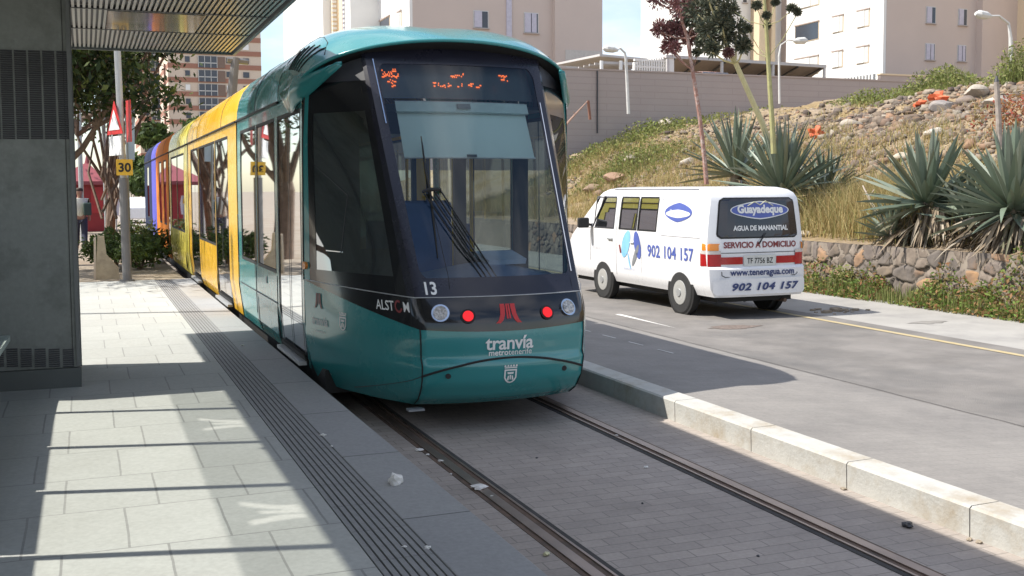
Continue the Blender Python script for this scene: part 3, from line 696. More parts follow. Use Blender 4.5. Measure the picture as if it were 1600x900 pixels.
P('ceiling_light', MB().box(.22, 1.0, 9.72, 10.8, RZ-.006, RZ+.004), mat('light_cover', (.16,.16,.15), .12, noise=.5, nscale=6, coat=.5), 'glossy dark light cover set in the ceiling')
BX = -1.28
my = [8.16, 7.08, 6.07, 5.04, 3.99, 2.94, 1.9, .85, -.2, -1.3]
for yv in my: P('post', MB().box(BX-.03, BX+.03, yv-.025, yv+.025, .30, RZ+.04), M['galv'])
yy = [8.87]+my
for a, b in zip(yy[:-1], yy[1:]):
    P('lower_panel', MB().box(BX-.012, BX+.012, b+.055, a-.03, .30, 1.68), M['kiosk'])
    P('glass_pane', MB().add([(BX, b+.03, 1.69), (BX, a-.03, 1.69), (BX, a-.03, 3.3), (BX, b+.03, 3.3)], [(0,1,2,3)]), M['shelterglass'])
    # tinted film on the upper pane with the emblem left clear
    fm = MB(); nx, nzz = 56, 34; ya, yb, za, zb = b+.03, a-.03, 2.70, 3.30; cy, cz = (ya+yb)/2+.02, 2.86
    def clear(y, z):
        x = (y-cy)/.36*1.0; v = (z-cz)/.34
        if v < 0 or v > 1: return False
        ax = abs(x); c0 = .20+.26*max(0, (1-v*1.2))**1.6
        return abs(ax-c0) < .11 or (ax < .075 and v > .28 and ax > .012)
    for i in range(nx):
        for j in range(nzz):
            y0, y1 = lerp(ya, yb, i/nx), lerp(ya, yb, (i+1)/nx); z0, z1 = lerp(za, zb, j/nzz), lerp(za, zb, (j+1)/nzz)
            if b in (7.08, 5.04) and clear((y0+y1)/2, (z0+z1)/2): continue
            fm.add([(BX+.006, y0, z0), (BX+.006, y1, z0), (BX+.006, y1, z1), (BX+.006, y0, z1)], [(0,1,2,3)])
    P('tinted_film', fm, M['film'])
# the big grey cabinet closing the end of the shelter
cb = TH('shelter_cabinet', 'tall dark grey cabinet with louvred vents at the end of the shelter', 'cabinet', (-.7, 9.4, .3)); P = cb.part
P('body', MB().box(-2.3, -.085, 8.885, 10.0, .45, 3.34), M['kiosk'], bevel=.006)
P('plinth', MB().box(-2.28, -.070, 8.87, 9.98, .30, .448), mat('plinth_grey', (.10,.11,.105), .7))
P('edge_strip', MB().box(-.100, -.072, 8.872, 8.90, .46, 3.3).box(-.083, -.066, 9.3, 9.32, .46, 3.3), M['fascia'])
P('door_joint', MB().box(-.128, -.124, 8.880, 8.886, .46, 3.3), M['blackmatt'])
for k in range(6):
    p0 = atY(-18+22*k, 78, 8.88); p1 = atY(-3+22*k, 216, 8.88)
    g = MB(); z = p1.z
    while z < p0.z: g.obox(((p0.x+p1.x)/2, 8.882, z), (.041,0,0), (0,.005,-.003), (0,.001,.0035)); z += .016
    P('louvre_vent', g, M['dark'])
    p0 = atY(-10+22*k, 545, 8.88); p1 = atY(4+22*k, 572, 8.88)
    g = MB(); z = p1.z
    while z < p0.z: g.obox(((p0.x+p1.x)/2, 8.882, z), (.038,0,0), (0,.004,-.003), (0,.001,.003)); z += .016
    P('louvre_vent', g, M['dark'])
bn = TH('platform_bench', 'pale bench end poking into view beside the grey cabinet', 'bench', (-.9, 7.2, .3)); P = bn.part
bp = atZ(14, 527, .74)
P('seat', MB().add([(-1.2,5.2,.70),(-.62,5.2,.70),(-.545,8.72,.70),(-1.2,8.72,.70),(-1.2,5.2,.74),(-.62,5.2,.74),(-.545,8.72,.74),(-1.2,8.72,.74)], [(0,3,2,1),(4,5,6,7),(0,1,5,4),(1,2,6,5),(2,3,7,6),(3,0,4,7)]), mat('bench_stone', (.40,.46,.42), .4))
P('leg', MB().box(-1.1,-.8,8.2,8.3,.30,.70), M['galv']); P('leg', MB().box(-1.1,-.8,5.6,5.7,.30,.70), M['galv'])

# ================================================================ LITTER
def lump(name, c, r, m, label, cat, fl=.6, seed=0, group=None, rough=.35):
    rn = random.Random(seed); bm = bmesh.new(); bmesh.ops.create_icosphere(bm, subdivisions=2, radius=1)
    sx, sy = rn.uniform(.8,1.3), rn.uniform(.7,1.1)
    for v in bm.verts:
        k = 1+rn.uniform(-rough, rough); v.co = Vector((v.co.x*r*k*sx, v.co.y*r*k*sy, v.co.z*r*k*fl))
    me = bpy.data.meshes.new(name); bm.to_mesh(me); bm.free(); me.materials.append(m); o = bpy.data.objects.new(name, me); COL.objects.link(o)
    o.location = (c[0], c[1], c[2]+r*fl*.7); o.rotation_euler.z = rn.uniform(0, 6)
    return tag(o, label, cat, group)
paper = mat('paper', (.72,.70,.66), .8, noise=.1, nscale=30)
lump('paper_litter', (1.42,5.28,.302), .042, paper, 'crumpled white paper cup scrap on the grey platform edge', 'litter', .75, 1)
lump('paper_litter', (2.135,6.03,.01), .038, paper, 'torn white paper lying across the left rail, farther from the platform scrap', 'litter', .3, 2)
lump('paper_litter', (2.08,7.09,.003), .028, paper, 'small white scrap beside the left rail near the tram nose', 'litter', .35, 3)
lump('paper_litter', (2.05,4.80,.003), .020, mat('butt', (.6,.58,.36), .8), 'pale yellow butt between platform edge and left rail', 'litter', .5, 4)
bits = [(1.20,4.32,.301),(1.285,4.27,.301),(1.30,6.5,.302),(1.29,6.2,.302),(2.10,6.95,.003),(2.13,6.75,.003),(2.09,6.42,.003),(2.15,5.85,.003),(1.36,10.6,.302),(3.52,6.95,.012),(3.3,6.1,.003)]
for i, c in enumerate(bits): lump('litter_fleck', c, .010+.004*(i % 3), paper, 'tiny white fleck of litter on the ground', 'litter', .4, 10+i, 'tiny white litter flecks')
lump('pebble', (3.99,4.49,.0), .030, M['dark'], 'dark pebble on the track paving below the kerb', 'stone', .6, 30)
for i, c in enumerate([(2.9,5.4,0),(3.0,4.4,0),(2.75,6.6,0)]): lump('pebble', c, .009, M['dark'], 'tiny dark pebble on the block paving between the rails', 'stone', .6, 31+i, 'tiny dark pebbles between the rails')
for i, c in enumerate([(4.14,5.2,0),(4.13,4.2,0),(4.14,4.15,0),(4.14,3.7,0)]): lump('pebble', c, .018, M['dirt'], 'small brown crumb of dirt against the foot of the kerb', 'dirt', .5, 41+i, 'dirt crumbs at the foot of the kerb')

# ================================================================ THE VAN
VX, VY0, VY1 = 8.61, 12.68, 17.5      # centre line, rear, front
van = TH('delivery_van', 'white delivery van with blue lettering driving away on the road', 'van', (VX, 14.6, 0)); P = van.part
def vz(z): return z
def vw(z): return .925*interp([(.30,.76),(.42,.815),(.6,.83),(1.0,.835),(1.15,.825),(1.4,.795),(1.65,.755),(1.72,.71),(1.765,.62),(1.795,.44),(1.81,.0)], z)
def vrear(w_, z): return VY0+.10*max(0,(z-.95))**1.2+.22*max(0,(z-1.6))/.27*max(0,(z-1.6))/.27+.13*(abs(w_)/.83)**5 + (.0 if z > .68 else -.05)
def vfront(w_, z):
    if z < .95: f = VY1 - .04*(z/.95)
    else: f = lerp(VY1-.10, VY1-1.35, min(1, (z-.95)/.85))
    return f - .22*(abs(w_)/.83)**4
zl = [.30,.36,.42,.5,.6,.68,.72,.85,1.0,1.10,1.15,1.22,1.4,1.6,1.65,1.69,1.72,1.745,1.765,1.78,1.795,1.805,1.81]
sec = [(-vw(z), z) for z in zl]+[(vw(z), z) for z in zl[::-1][1:]]
wins = [(14.22, 14.80), (14.84, 15.42), (15.60, 16.32)]     # side windows (y ranges), z 1.15..1.65
ysec = sorted(set([13.0,13.4,13.8]+[a for w_ in wins for a in w_]+[16.6]))
rows = []
for (w_, z) in sec:
    a, b = vrear(w_, z), vfront(w_, z); r = [(a, 0)]+[(min(max(y, a+.02+.001*i), b-.02+.001*i), 1) for i, y in enumerate(ysec)]+[(b, 2)]
    rows.append([Vector((VX+w_, y, z)) for y, _ in r])
body = MB(); b0 = 0; n_ = len(rows[0]); 
for r in rows: body.v += [tuple(p) for p in r]
for i in range(len(rows)-1):
    za, zb = sorted((sec[i][1], sec[i+1][1]))
    for k in range(n_-1):
        ya = rows[i][k].y; yb = rows[i][k+1].y
        if za >= 1.149 and zb <= 1.651 and any(abs(ya-a) < .03 and abs(yb-b) < .03 for a, b in wins): continue
        body.f.append((i*n_+k, i*n_+k+1, (i+1)*n_+k+1, (i+1)*n_+k)); body.m.append(0)
# rear and front faces
for end in (0, 1):
    rr = []
    for z in zl[:-1]:
        ww = vw(z); rr.append([Vector((VX+ww*x, (vrear if end == 0 else vfront)(ww*x, z), z)) for x in np.linspace(-1, 1, 15)])
    body.grid(rr, flip=(end == 1))
P('body', body, M['vanwhite'], smooth=35)
P('cabin_lining', MB().box(VX-.64, VX+.64, 12.95, 13.9, .5, 1.62).box(VX-.68, VX+.68, 12.95, 16.4, .45, 1.0), M['dark'])
P('underside', MB().box(VX-.60, VX+.60, VY0+.1, VY1-.2, .22, .34), M['blackmatt'])
def vside(y, z, off=.004, sg=-1): return Vector((VX+sg*(vw(z)+off), y, z))
def vpoly(pts, off=.004, sg=-1, mb=None, sub=1):
    mb = mb or MB(); mb.add([vside(y, z, off, sg) for y, z in pts], [tuple(range(len(pts)))]); return mb
def vstrip(y0, y1, z0, z1, off=.004, sg=-1, mb=None, n=6):
    mb = mb or MB(); rows = [[vside(y0, lerp(z0, z1, j/n), off, sg), vside(y1, lerp(z0, z1, j/n), off, sg)] for j in range(n+1)]; return mb.grid(rows)
for sg in (-1, 1):
    for (a, b) in wins:
        wn = P('side_window', vstrip(a, b, 1.15, 1.65, -.006, sg), M['glass'])
        f = MB()
        for q in ((a-.012, a+.02, 1.14, 1.66), (b-.02, b+.012, 1.14, 1.66), (a+.02, b-.02, 1.14, 1.165), (a+.02, b-.02, 1.635, 1.66)): vstrip(*q, .003, sg, f)
        van.sub('window_frame', f, M['dark'] if a > 15.5 else M['blackmatt'], wn)
    # slanting front of the door window
    P('quarter_frame', vpoly([(16.30,1.14),(16.62,1.14),(16.18,1.66),(16.08,1.66)], .006, sg), M['vanwhite'])
    P('window_pillar', MB().tube([vside(16.36,1.15,.01,sg), vside(16.0,1.66,.01,sg)], .012, 6), M['blackmatt'])
# stamped blank panel and door seams
s2 = MB(); fr_ = [(12.98,1.10),(14.05,1.10),(14.10,1.15),(14.10,1.62),(14.05,1.67),(13.02,1.67)]
s2.tube([vside(y, z, .001) for y, z in fr_+[fr_[0]]], .006, 6)
P('panel_pressing', s2, mat('panel_line', (.5,.5,.52), .4))
s2 = MB(); s2.tube([vside(15.50, z, .001) for z in np.linspace(.42, 1.70, 8)], .004, 5)
P('door_seam', MB().tube([vside(14.66, z, .001) for z in np.linspace(.40, 1.0, 5)], .003, 5), M['grey']); P('door_seam', MB().tube([vside(16.45, z, .001) for z in np.linspace(.60, 1.12, 5)], .004, 5), M['grey'])
P('door_seam', s2, M['grey'])
P('roof_rail', MB().tube([Vector((VX-.585, y, vz(1.762))) for y in np.linspace(13.3, 15.9, 5)], .009, 6), M['dark'])
P('door_handle', MB().tube([vside(15.62, .98, .012), vside(15.78, .98, .012)], .016, 6), M['galv'])
P('door_handle', MB().tube([vside(14.9, .95, .010), vside(15.0, .95, .010)], .012, 6), M['vanwhite'])
q = MB().obox(vside(16.42, 1.22, .16), (.10,0,0), (0,.045,0), (0,0,.085)); mr_ = P('wing_mirror', q, M['blackmatt'], bevel=.03)
van.sub('mirror_arm', MB().tube([vside(16.42, 1.18, .0), vside(16.42, 1.2, .1)], .02, 6), M['blackmatt'], mr_)
# wheels
for sg in (-1, 1):
    for yv in (13.50, 15.98):
        cx = VX+sg*.685
        P('wheel_arch', MB().disc((VX+sg*.718, yv, .33), (1,0,0), .365, .075, 32), M['blackmatt'])
        wh = P('wheel', MB().tube([(cx-.085*1, yv, .305), (cx-.075, yv, .305), (cx+.075, yv, .305), (cx+.085, yv, .305)], [.285,.305,.305,.285], 32), M['tyre'], bevel=0)
        van.sub('rim', MB().tube([(cx+sg*.080, yv, .305), (cx+sg*.092, yv, .305), (cx+sg*.100, yv, .305)], [.178,.172,.11], 28), M['hub'], wh)
        van.sub('hub_nut', MB().disc((cx+sg*.103, yv, .305), (1,0,0), .055, .02, 16), M['galv'], wh)
# rear
def vr(w_, z, off=.005): return Vector((VX+w_, vrear(w_, z)-off, z))
def rgrid(w0, w1, z0, z1, off=.005, nx=8, nz_=6, rc=.0, mb=None):
    mb = mb or MB(); rows = []
    for j in range(nz_+1):
        z = lerp(z0, z1, j/nz_); e = min(z-z0, z1-z); ins = rc-sqrt(max(0, rc*rc-(rc-e)**2)) if rc and e < rc else 0
        k = vw(z)/.835 if w0 == -99 else 1
        rows.append([vr(lerp(w0+ins, w1-ins, i/nx), z, off) for i in range(nx+1)])
    return mb.grid(rows)
def rtrap(wb, wt, z0, z1, rc, off, mb=None):
    mb = mb or MB(); rows = []; nz_ = 16
    for j in range(nz_+1):
        z = lerp(z0, z1, j/nz_); e = min(z-z0, z1-z); ins = rc-sqrt(max(0, rc*rc-(rc-e)**2)) if e < rc else 0
        ww = lerp(wb, wt, j/nz_)-ins; rows.append([vr(ww*x, z, off) for x in np.linspace(-1, 1, 11)])
    return mb.grid(rows)
P('window_seal', rtrap(.665, .60, 1.095, 1.655, .07, .004), M['blackmatt'])
rw = P('rear_window', rtrap(.645, .582, 1.115, 1.638, .06, .010), M['vanglass'], 'dark rear window carrying the blue oval sign')
def rfn(w0, z0, off=.016): return lambda x, y: vr(w0+x, z0+y, off)
def ell(a, b, n=40, bump=0):
    return [(a*cos(t)*(1), b*sin(t)+(b*.20*max(0, 1-abs(cos(t))*1.6) if True else 0)*(1 if sin(t) > 0 else -1)) for t in [2*pi*k/n for k in range(n)]]
def fanpoly(pts): return [(0,0)]+pts, [(0, 1+k, 1+(k+1) % len(pts)) for k in range(len(pts))]
V, F = fanpoly(ell(.475, .105)); van.sub('sign_border', place(V, F, rfn(.03, 1.48, .013)), M['white'], rw)
V, F = fanpoly(ell(.458, .092)); van.sub('sign_oval', place(V, F, rfn(.03, 1.48, .015)), M['vblue'], rw)
V, F = text_mesh('Guayadeque', .150, .007, ax='CENTER', xs=.98); van.sub('brand_lettering', place(V, F, rfn(.03, 1.445, .018)), M['white'], rw)
q = MB()
for a, b in (((-.17,1.59),(-.06,1.645)),((-.06,1.645),(.03,1.60)),((.03,1.60),(.12,1.655)),((.12,1.655),(.24,1.59))): q.tube([vr(a[0], a[1]-.05, .018), vr(b[0], b[1]-.05, .018)], .006, 5)
van.sub('mountain_outline', q, mat('straw', (.62,.6,.40), .5), rw)
V, F = text_mesh('AGUA DE MANANTIAL', .092, .0035, ax='CENTER', xs=.93); van.sub('water_lettering', place(V, F, rfn(.03, 1.205)), M['white'], rw)
V, F = text_mesh('SERVICIO A DOMICILIO', .112, .0035, ax='CENTER', xs=1.0); P('service_lettering', place(V, F, rfn(.03, .970, .006)), M['dullred'])
V, F = text_mesh('www.teneragua.com', .125, .003, ax='CENTER', xs=1.0); P('web_lettering', place(V, F, rfn(.03, .595, .010)), M['vnavy'])
V, F = text_mesh('902 104 157', .135, .005, shear=.25, spacing=1.1, ax='CENTER', xs=1.42); P('phone_lettering', place(V, F, rfn(.03, .395, .048)), M['vnavy'])
P('rear_wiper', MB().tube([vr(-.02, 1.02, .03), vr(.04, 1.10, .03), vr(.10, 1.17, .03)], [.012,.009,.004], 6), M['blackmatt'])
# lamps: wrap-around clusters and red bars, plate
for sg in (-1, 1):
    q = MB(); rows = []
    for z in (.72,.76,.84,.90): rows.append([vr(sg*w_, z, .010) for w_ in (.60,.68,.74,.768)]+[vside(VY0+.26, z, .008, sg)])
    lp = P('tail_lamp', q.grid(rows), M['vred'], smooth=True)
    rows = []
    for z in (.935,.97,1.01,1.03): 
        k = 1 if z < 1.02 else .97
        rows.append([vr(sg*w_*k, z, .010) for w_ in ((.63,.68,.74,.768) if sg < 0 else (.73,.74,.75,.768))]+[vside(VY0+.22, z, .008, sg)])
    van.sub('indicator', MB().grid(rows), M['amber'], lp, smooth=True)
    rows = [[vr(sg*w_, z, .011) for w_ in (.60,.68,.74,.768)]+[vside(VY0+.25, z, .009, sg)] for z in (.885,.93)]
    van.sub('reversing_lens', MB().grid(rows), mat('clear_lens', (.6,.55,.52), .2), lp, smooth=True)
    P('lamp_bar', rgrid(min(sg*.27, sg*.60), max(sg*.27, sg*.60), .745, .845, .012), M['vred'])
pl = P('number_plate', rgrid(-.255, .265, .715, .865, .014), mat('plate_white', (.62,.62,.58), .5))
V, F = text_mesh('TF 7756 BZ', .108, .001, ax='CENTER', xs=.80); van.sub('plate_lettering', place(V, F, rfn(.005, .752, .018)), M['blackmatt'], pl)
P('hatch_seam', MB().tube([vr(-.60+0*z, z, .003) if 0 else vr(-.61, z, .003) for z in (.70,.64,.60)]+[vr(-.56,.575,.003), vr(.56,.575,.003), vr(.61,.60,.003), vr(.61,.70,.003)], .006, 5).tube([vr(w_, .90, .003) for w_ in np.linspace(-.64,.64,9)], .005, 5), M['dark'])
P('bumper', rgrid(-.74, .74, .33, .55, .035, 14, 6, .04), M['vanwhite'], smooth=True)
P('tow_eye', MB().disc((VX-.1, VY0+.2, .25), (1,0,0), .05, .02), M['dark']); P('antenna_base', MB().tube([Vector((VX+.0, VY0+.45, 1.86)), Vector((VX, VY0+.46, 1.895))], .012, 6), M['dark'])
P('exhaust', MB().tube([Vector((VX+.45, VY0+.35, .22)), Vector((VX+.45, VY0+.02, .22))], .028, 10), M['rust'])
# side graphics
def sfn(y0, z0, off=.006): return lambda x, y: vside(y0-x, z0+y, off)
V, F = text_mesh('902 104 157', .25, .005, spacing=1.05, xs=1.0); P('side_phone_lettering', place(V, F, sfn(14.46, .77)), M['vblue'])
V, F = fanpoly(ell(.38, .115)); o_ = P('side_sign', place(V, F, sfn(13.62, 1.44, .006)), M['vblue'], 'blue oval sign on the blanked side panel')
V, F = fanpoly([(x*1.0, y-.01) for x, y in ell(.34, .05)]); van.sub('sign_band', place(V, F, sfn(13.62, 1.43, .008)), M['white'], o_)
V, F = text_mesh('Guayadeque', .105, .003, ax='CENTER', xs=.95); van.sub('sign_lettering', place(V, F, sfn(13.62, 1.405, .010)), mat('pale_blue_grey', (.55,.58,.68), .5), o_)
V, F = text_mesh('AGUA DE MANANTIAL', .07, 0, ax='CENTER', xs=.9); P('side_lettering', place(V, F, sfn(13.62, 1.18)), mat('pale_grey_vinyl', (.62,.64,.70), .5))
def leafp(cx, cz, a, b, rot, n=18): 
    return [(cx+a*cos(t)*cos(rot)-b*sin(t)*sin(rot), cz+a*cos(t)*sin(rot)+b*sin(t)*cos(rot)) for t in [2*pi*k/n for k in range(n)]]
q = MB()
def polyon(pts, m, nm): P(nm, MB().add([vside(y, z, .006) for y, z in pts], [tuple(range(len(pts)))]), m)
polyon(leafp(15.16, .92, .23, .12, -1.1), M['lblue'], 'splash_graphic'); polyon(leafp(14.78, .92, .22, .10, -1.9), M['vblue'], 'splash_graphic'); polyon(leafp(14.84, .76, .20, .05, -1.0), M['grey'], 'splash_graphic')
polyon([(15.40,.90),(15.36,.90),(15.30,.78),(15.36,.77)], M['dullred'], 'splash_graphic'); polyon(leafp(15.05, .66, .14, .02, 1.2), M['lblue'], 'splash_graphic')
V, F = text_mesh('TENERAGUA PLUS', .05, 0, xs=.9); P('side_lettering', place(V, F, sfn(15.25, .52)), mat('faint_blue_vinyl', (.5,.56,.72), .5))
V, F = text_mesh('TENERAGUA', .06, 0, xs=.9); P('side_lettering', place(V, F, sfn(16.35, .80)), mat('faint_vinyl', (.66,.66,.70), .5))
# road bits
g = MB(); rn = random.Random(5)
cb_ = (10.05, 12.85)
for i in range(26):
    a = rn.gauss(0, .22); b = rn.gauss(0, .10); r_ = rn.uniform(.01, .035); g.obox((cb_[0]+a, cb_[1]+b, r_*.5), (r_*rn.uniform(1,2.5), r_*.6, 0), (-r_*.5, r_, 0), (0, 0, r_*.5))
tag(g.build('litter_pile', M['dirt']), 'flattened brown rubbish lying on the road shoulder beyond the van', 'rubbish')

# patches, cracks and oil spots on the road
def roadpoly(name, pts, m, label, dz=.003, cat='road patch'):
    tag(MB().add([(x, y, rz(x)+dz) for x, y in pts], [tuple(range(len(pts)))]).build(name, m), label, cat)
rn = random.Random(77)
def blobpts(cx, cy, a, b, n=22, j=.25): return [(cx+a*cos(t)*(1+rn.uniform(-j,j)), cy+b*sin(t)*(1+rn.uniform(-j,j))) for t in [2*pi*k/n for k in range(n)]]
roadpoly('oil_stain', blobpts(7.7, 11.9, .38, .16, j=.35), mat('rough_patch', (.17,.135,.115), .95, noise=.5, nscale=25, bump=1.0, bscale=60), 'rough brownish scar in the road behind the van', .004)
roadpoly('oil_stain', blobpts(10.3, 11.3, .28, .13, j=.3), mat('stain', (.24,.225,.205), .8, noise=.2), 'faint dark stain on the road shoulder beyond the yellow line', .004)
def crack(pts, wd, label):
    mb = MB()
    for (a, b) in zip(pts[:-1], pts[1:]): linestrip(mb, a, b, wd, .0045)
    tag(mb.build('road_crack', M['groove']), label, 'crack')
p_ = [(6.33+rn.uniform(-.012,.012), 3+.35*k) for k in range(34)]; crack(p_, .010, 'thin dark joint where the asphalt meets the block paving')
# ================================================================ THE BANK
def fbm(x, y, s=1.0, seed=0):
    """cheap smooth noise"""
    r = 0; a = 1; f = 1/s
    for k in range(4):
        r += a*(np.sin(x*f*1.3+seed*1.7+k*2.1+1.3*np.sin(y*f*.9+k))*np.sin(y*f*1.1+seed*.7+k*1.3+1.1*np.sin(x*f*.7-k)))
        a *= .5; f *= 2.1
    return r*.6
def hz(x, y):
    d = np.asarray(x, float)-12.15; y = np.asarray(y, float)
    z = np.interp(d, [-.3,0,1.2,3,6,10,14,20,34,60], [.80,.84,1.0,1.55,2.8,4.25,4.85,5.15,5.6,6.0])
    amp = np.interp(d, [0,1.5,5,12,40], [0,.08,.18,.22,.1])
    return z+amp*fbm(x, y, 1.7, 3)+.12*np.interp(d,[0,3,60],[0,1,1])*fbm(x, y, .6, 5)
nx_, ny_ = 150, 190
xs = np.concatenate([np.linspace(12.05, 26, 110), np.linspace(26.4, 75, 40)]); ys = np.linspace(2, 60, ny_)
Xg, Yg = np.meshgrid(xs, ys); Zg = hz(Xg, Yg)
Vt = np.stack([Xg.ravel(), Yg.ravel(), Zg.ravel()], 1); n_ = len(xs)
Ft = [(j*n_+i, j*n_+i+1, (j+1)*n_+i+1, (j+1)*n_+i) for j in range(ny_-1) for i in range(n_-1)]
m = bpy.data.materials.new('bank_earth'); m.use_nodes = True; nt = m.node_tree; p = nt.nodes['Principled BSDF']; p.inputs['Roughness'].default_value = .95; p.inputs['Specular IOR Level'].default_value = .1
tcn = N(nt, 'TexCoord'); a_ = N(nt, 'TexNoise'); a_.inputs['Scale'].default_value = .5; a_.inputs['Detail'].default_value = 8; b_ = N(nt, 'TexNoise'); b_.inputs['Scale'].default_value = 5; b_.inputs['Detail'].default_value = 8; b_.inputs['Roughness'].default_value = .7
LL = nt.links.new; LL(tcn.outputs['Object'], a_.inputs[0]); LL(tcn.outputs['Object'], b_.inputs[0])
r1 = N(nt, 'ValToRGB'); r1.color_ramp.elements[0].position = .40; r1.color_ramp.elements[0].color = (.30,.22,.12,1); r1.color_ramp.elements[1].position = .62; r1.color_ramp.elements[1].color = (.34,.27,.20,1)
LL(a_.outputs[0], r1.inputs[0]); mr = N(nt, 'MapRange'); mr.inputs[1].default_value = .3; mr.inputs[2].default_value = .7; mr.inputs[3].default_value = .6; mr.inputs[4].default_value = 1.3; LL(b_.outputs[0], mr.inputs[0])
vs = N(nt, 'VectorMath', operation='SCALE'); LL(r1.outputs[0], vs.inputs[0]); LL(mr.outputs[0], vs.inputs['Scale']); LL(vs.outputs[0], p.inputs['Base Color'])
bp_ = N(nt, 'Bump'); bp_.inputs['Strength'].default_value = .8; bp_.inputs['Distance'].default_value = .1; LL(b_.outputs[0], bp_.inputs['Height']); LL(bp_.outputs[0], p.inputs['Normal'])
o = mesh_np('terrain', Vt, Ft, m); o['kind'] = 'structure'; o['label'] = 'earth bank rising from the road to the grey wall'
# rubble retaining wall: irregular stones set in mortar
def icos(sub=1):
    bm = bmesh.new(); bmesh.ops.create_icosphere(bm, subdivisions=sub, radius=1); V = np.array([v.co[:] for v in bm.verts]); F = np.array([[v.index for v in f.verts] for f in bm.faces]); bm.free(); return V, F
IV, IF = icos(1); IV2, IF2 = icos(2)
CV = np.array([(-1,-1,-1),(1,-1,-1),(1,1,-1),(-1,1,-1),(-1,-1,1),(1,-1,1),(1,1,1),(-1,1,1)])*.62; CF = np.array([(0,2,1),(0,3,2),(4,5,6),(4,6,7),(0,1,5),(0,5,4),(1,2,6),(1,6,5),(2,3,7),(2,7,6),(3,0,4),(3,4,7)])
def stones(name, pts, rad, m, fl=(.45,1.0), seed=1, rough=.25, V0=None, F0=None, stretch=1.6):
    rg = np.random.default_rng(seed); V0 = IV if V0 is None else V0; F0 = IF if F0 is None else F0; n = len(pts); allV = []; allF = []
    nv = 0
    for i in range(n):
        V0, F0 = (CV, CF) if rg.random() < .72 else (IV, IF)
        r = rad[i]; k = 1+rg.uniform(-rough, rough, (len(V0), 3)); sc = np.array([rg.uniform(.8,stretch), rg.uniform(.7,1.1), rg.uniform(*fl)])*r
        v = V0*k*sc; a = rg.uniform(0, 6.28); b = rg.uniform(-.9, .9)
        R1 = np.array([[cos(a),-sin(a),0],[sin(a),cos(a),0],[0,0,1]]); R2 = np.array([[1,0,0],[0,cos(b),-sin(b)],[0,sin(b),cos(b)]])
        allV.append(v@R2.T@R1.T+pts[i]); allF.append(F0+nv); nv += len(V0)
    return mesh_np(name, np.concatenate(allV), np.concatenate(allF), m)
wl = thing('stone_wall', 'low rough stone retaining wall along the road with weeds at its foot', 'wall', (12, 14, 0))
q = MB()
for i in range(60):
    y0, y1 = 2+i*.75, 2+(i+1)*.75
    q.add([(11.86,y0,-.1),(11.95,y0,.82),(12.22,y0,.83),(12.3,y0,-.1),(11.86,y1,-.1),(11.95,y1,.82),(12.22,y1,.83),(12.3,y1,-.1)], [(0,4,5,1),(1,5,6,2),(2,6,7,3)])
o = q.build('mortar_core', mat('mortar', (.24,.20,.16), .95, noise=.25, nscale=5, bump=.6, bscale=12)); under(o, wl)
def fitted_wall(name, ya, yb, h, mats, par, seed):
    """face of irregular stones: every grid point belongs to its nearest stone centre and stands out from the joints"""
    rg = np.random.default_rng(seed); st = .022; ysn = np.arange(ya, yb, st); zsn = np.arange(-.02, h+.001, st)
    ny, nz_ = len(ysn), len(zsn); Yq, Zq = np.meshgrid(ysn, zsn, indexing='ij')
    cy = []; cz = []; y = ya-.3
    while y < yb+.3:
        k = int(rg.integers(2, 6)); zz = np.sort(rg.uniform(0, h, k)); zz = (zz+np.linspace(.1, h-.1, k)*2)/3
        for z in zz: cy.append(y+rg.uniform(-.10,.10)); cz.append(z+rg.uniform(-.05,.05))
        y += rg.uniform(.13, .30)
    cy, cz = np.array(cy), np.array(cz); idx = np.zeros((ny, nz_), int); ed = np.zeros((ny, nz_)); wob = .03*fbm(Yq, Zq*1.0, .12, 2)
    for i in range(ny):
        near = np.where(np.abs(cy-ysn[i]) < .9)[0]; d = np.sqrt(((ysn[i]-cy[near])[None]+wob[i][:,None])**2+((zsn[:,None]-cz[near][None])*1.25+wob[i][:,None])**2)
        o_ = np.argsort(d, 1); idx[i] = near[o_[:,0]]; r_ = np.arange(nz_); ed[i] = d[r_, o_[:,1]]-d[r_, o_[:,0]]
    pro = rg.uniform(.02, .075, len(cy)); tl = rg.uniform(-.12,.12,(len(cy),2))
    k = np.clip(ed/.05, 0, 1); k = k*k*(3-2*k); X = 11.87+.10*Zq/h-k*(pro[idx]+tl[idx,0]*(Yq-cy[idx])+tl[idx,1]*(Zq-cz[idx]))-.012*fbm(Yq*6, Zq*6, .5, 7)
    V = np.stack([X.ravel(), Yq.ravel(), Zq.ravel()], 1); I = (np.arange(ny-1)[:,None]*nz_+np.arange(nz_-1)[None]); 
    F = np.stack([I, I+1, I+nz_+1, I+nz_], -1).reshape(-1,4); mi = np.where(ed[:-1,:-1] < .022, 0, 1+(rg.permutation(len(cy))[idx[:-1,:-1]] % (len(mats)-1))).ravel()
    o = mesh_np(name, V, F, mats, mi); under(o, par); return o
WM = [mat('wall_joint', (.10,.085,.07), .95, noise=.3, nscale=6)]+[mat('wall_stone_%d' % i, c, .95, noise=.28, nscale=7, bump=.6, bscale=14, dirt=d, dscale=3) for i, (c, d) in enumerate([((.15,.12,.095),(.22,.17,.12)),((.20,.16,.125),(.12,.095,.075)),((.28,.18,.115),(.36,.21,.10)),((.17,.14,.12),(.25,.20,.15)),((.25,.205,.165),(.14,.11,.09)),((.16,.13,.11),(.24,.15,.09)),((.13,.11,.095),(.20,.165,.13))])]
fitted_wall('wall_stones', 4, 30, .84, WM, wl, 5)
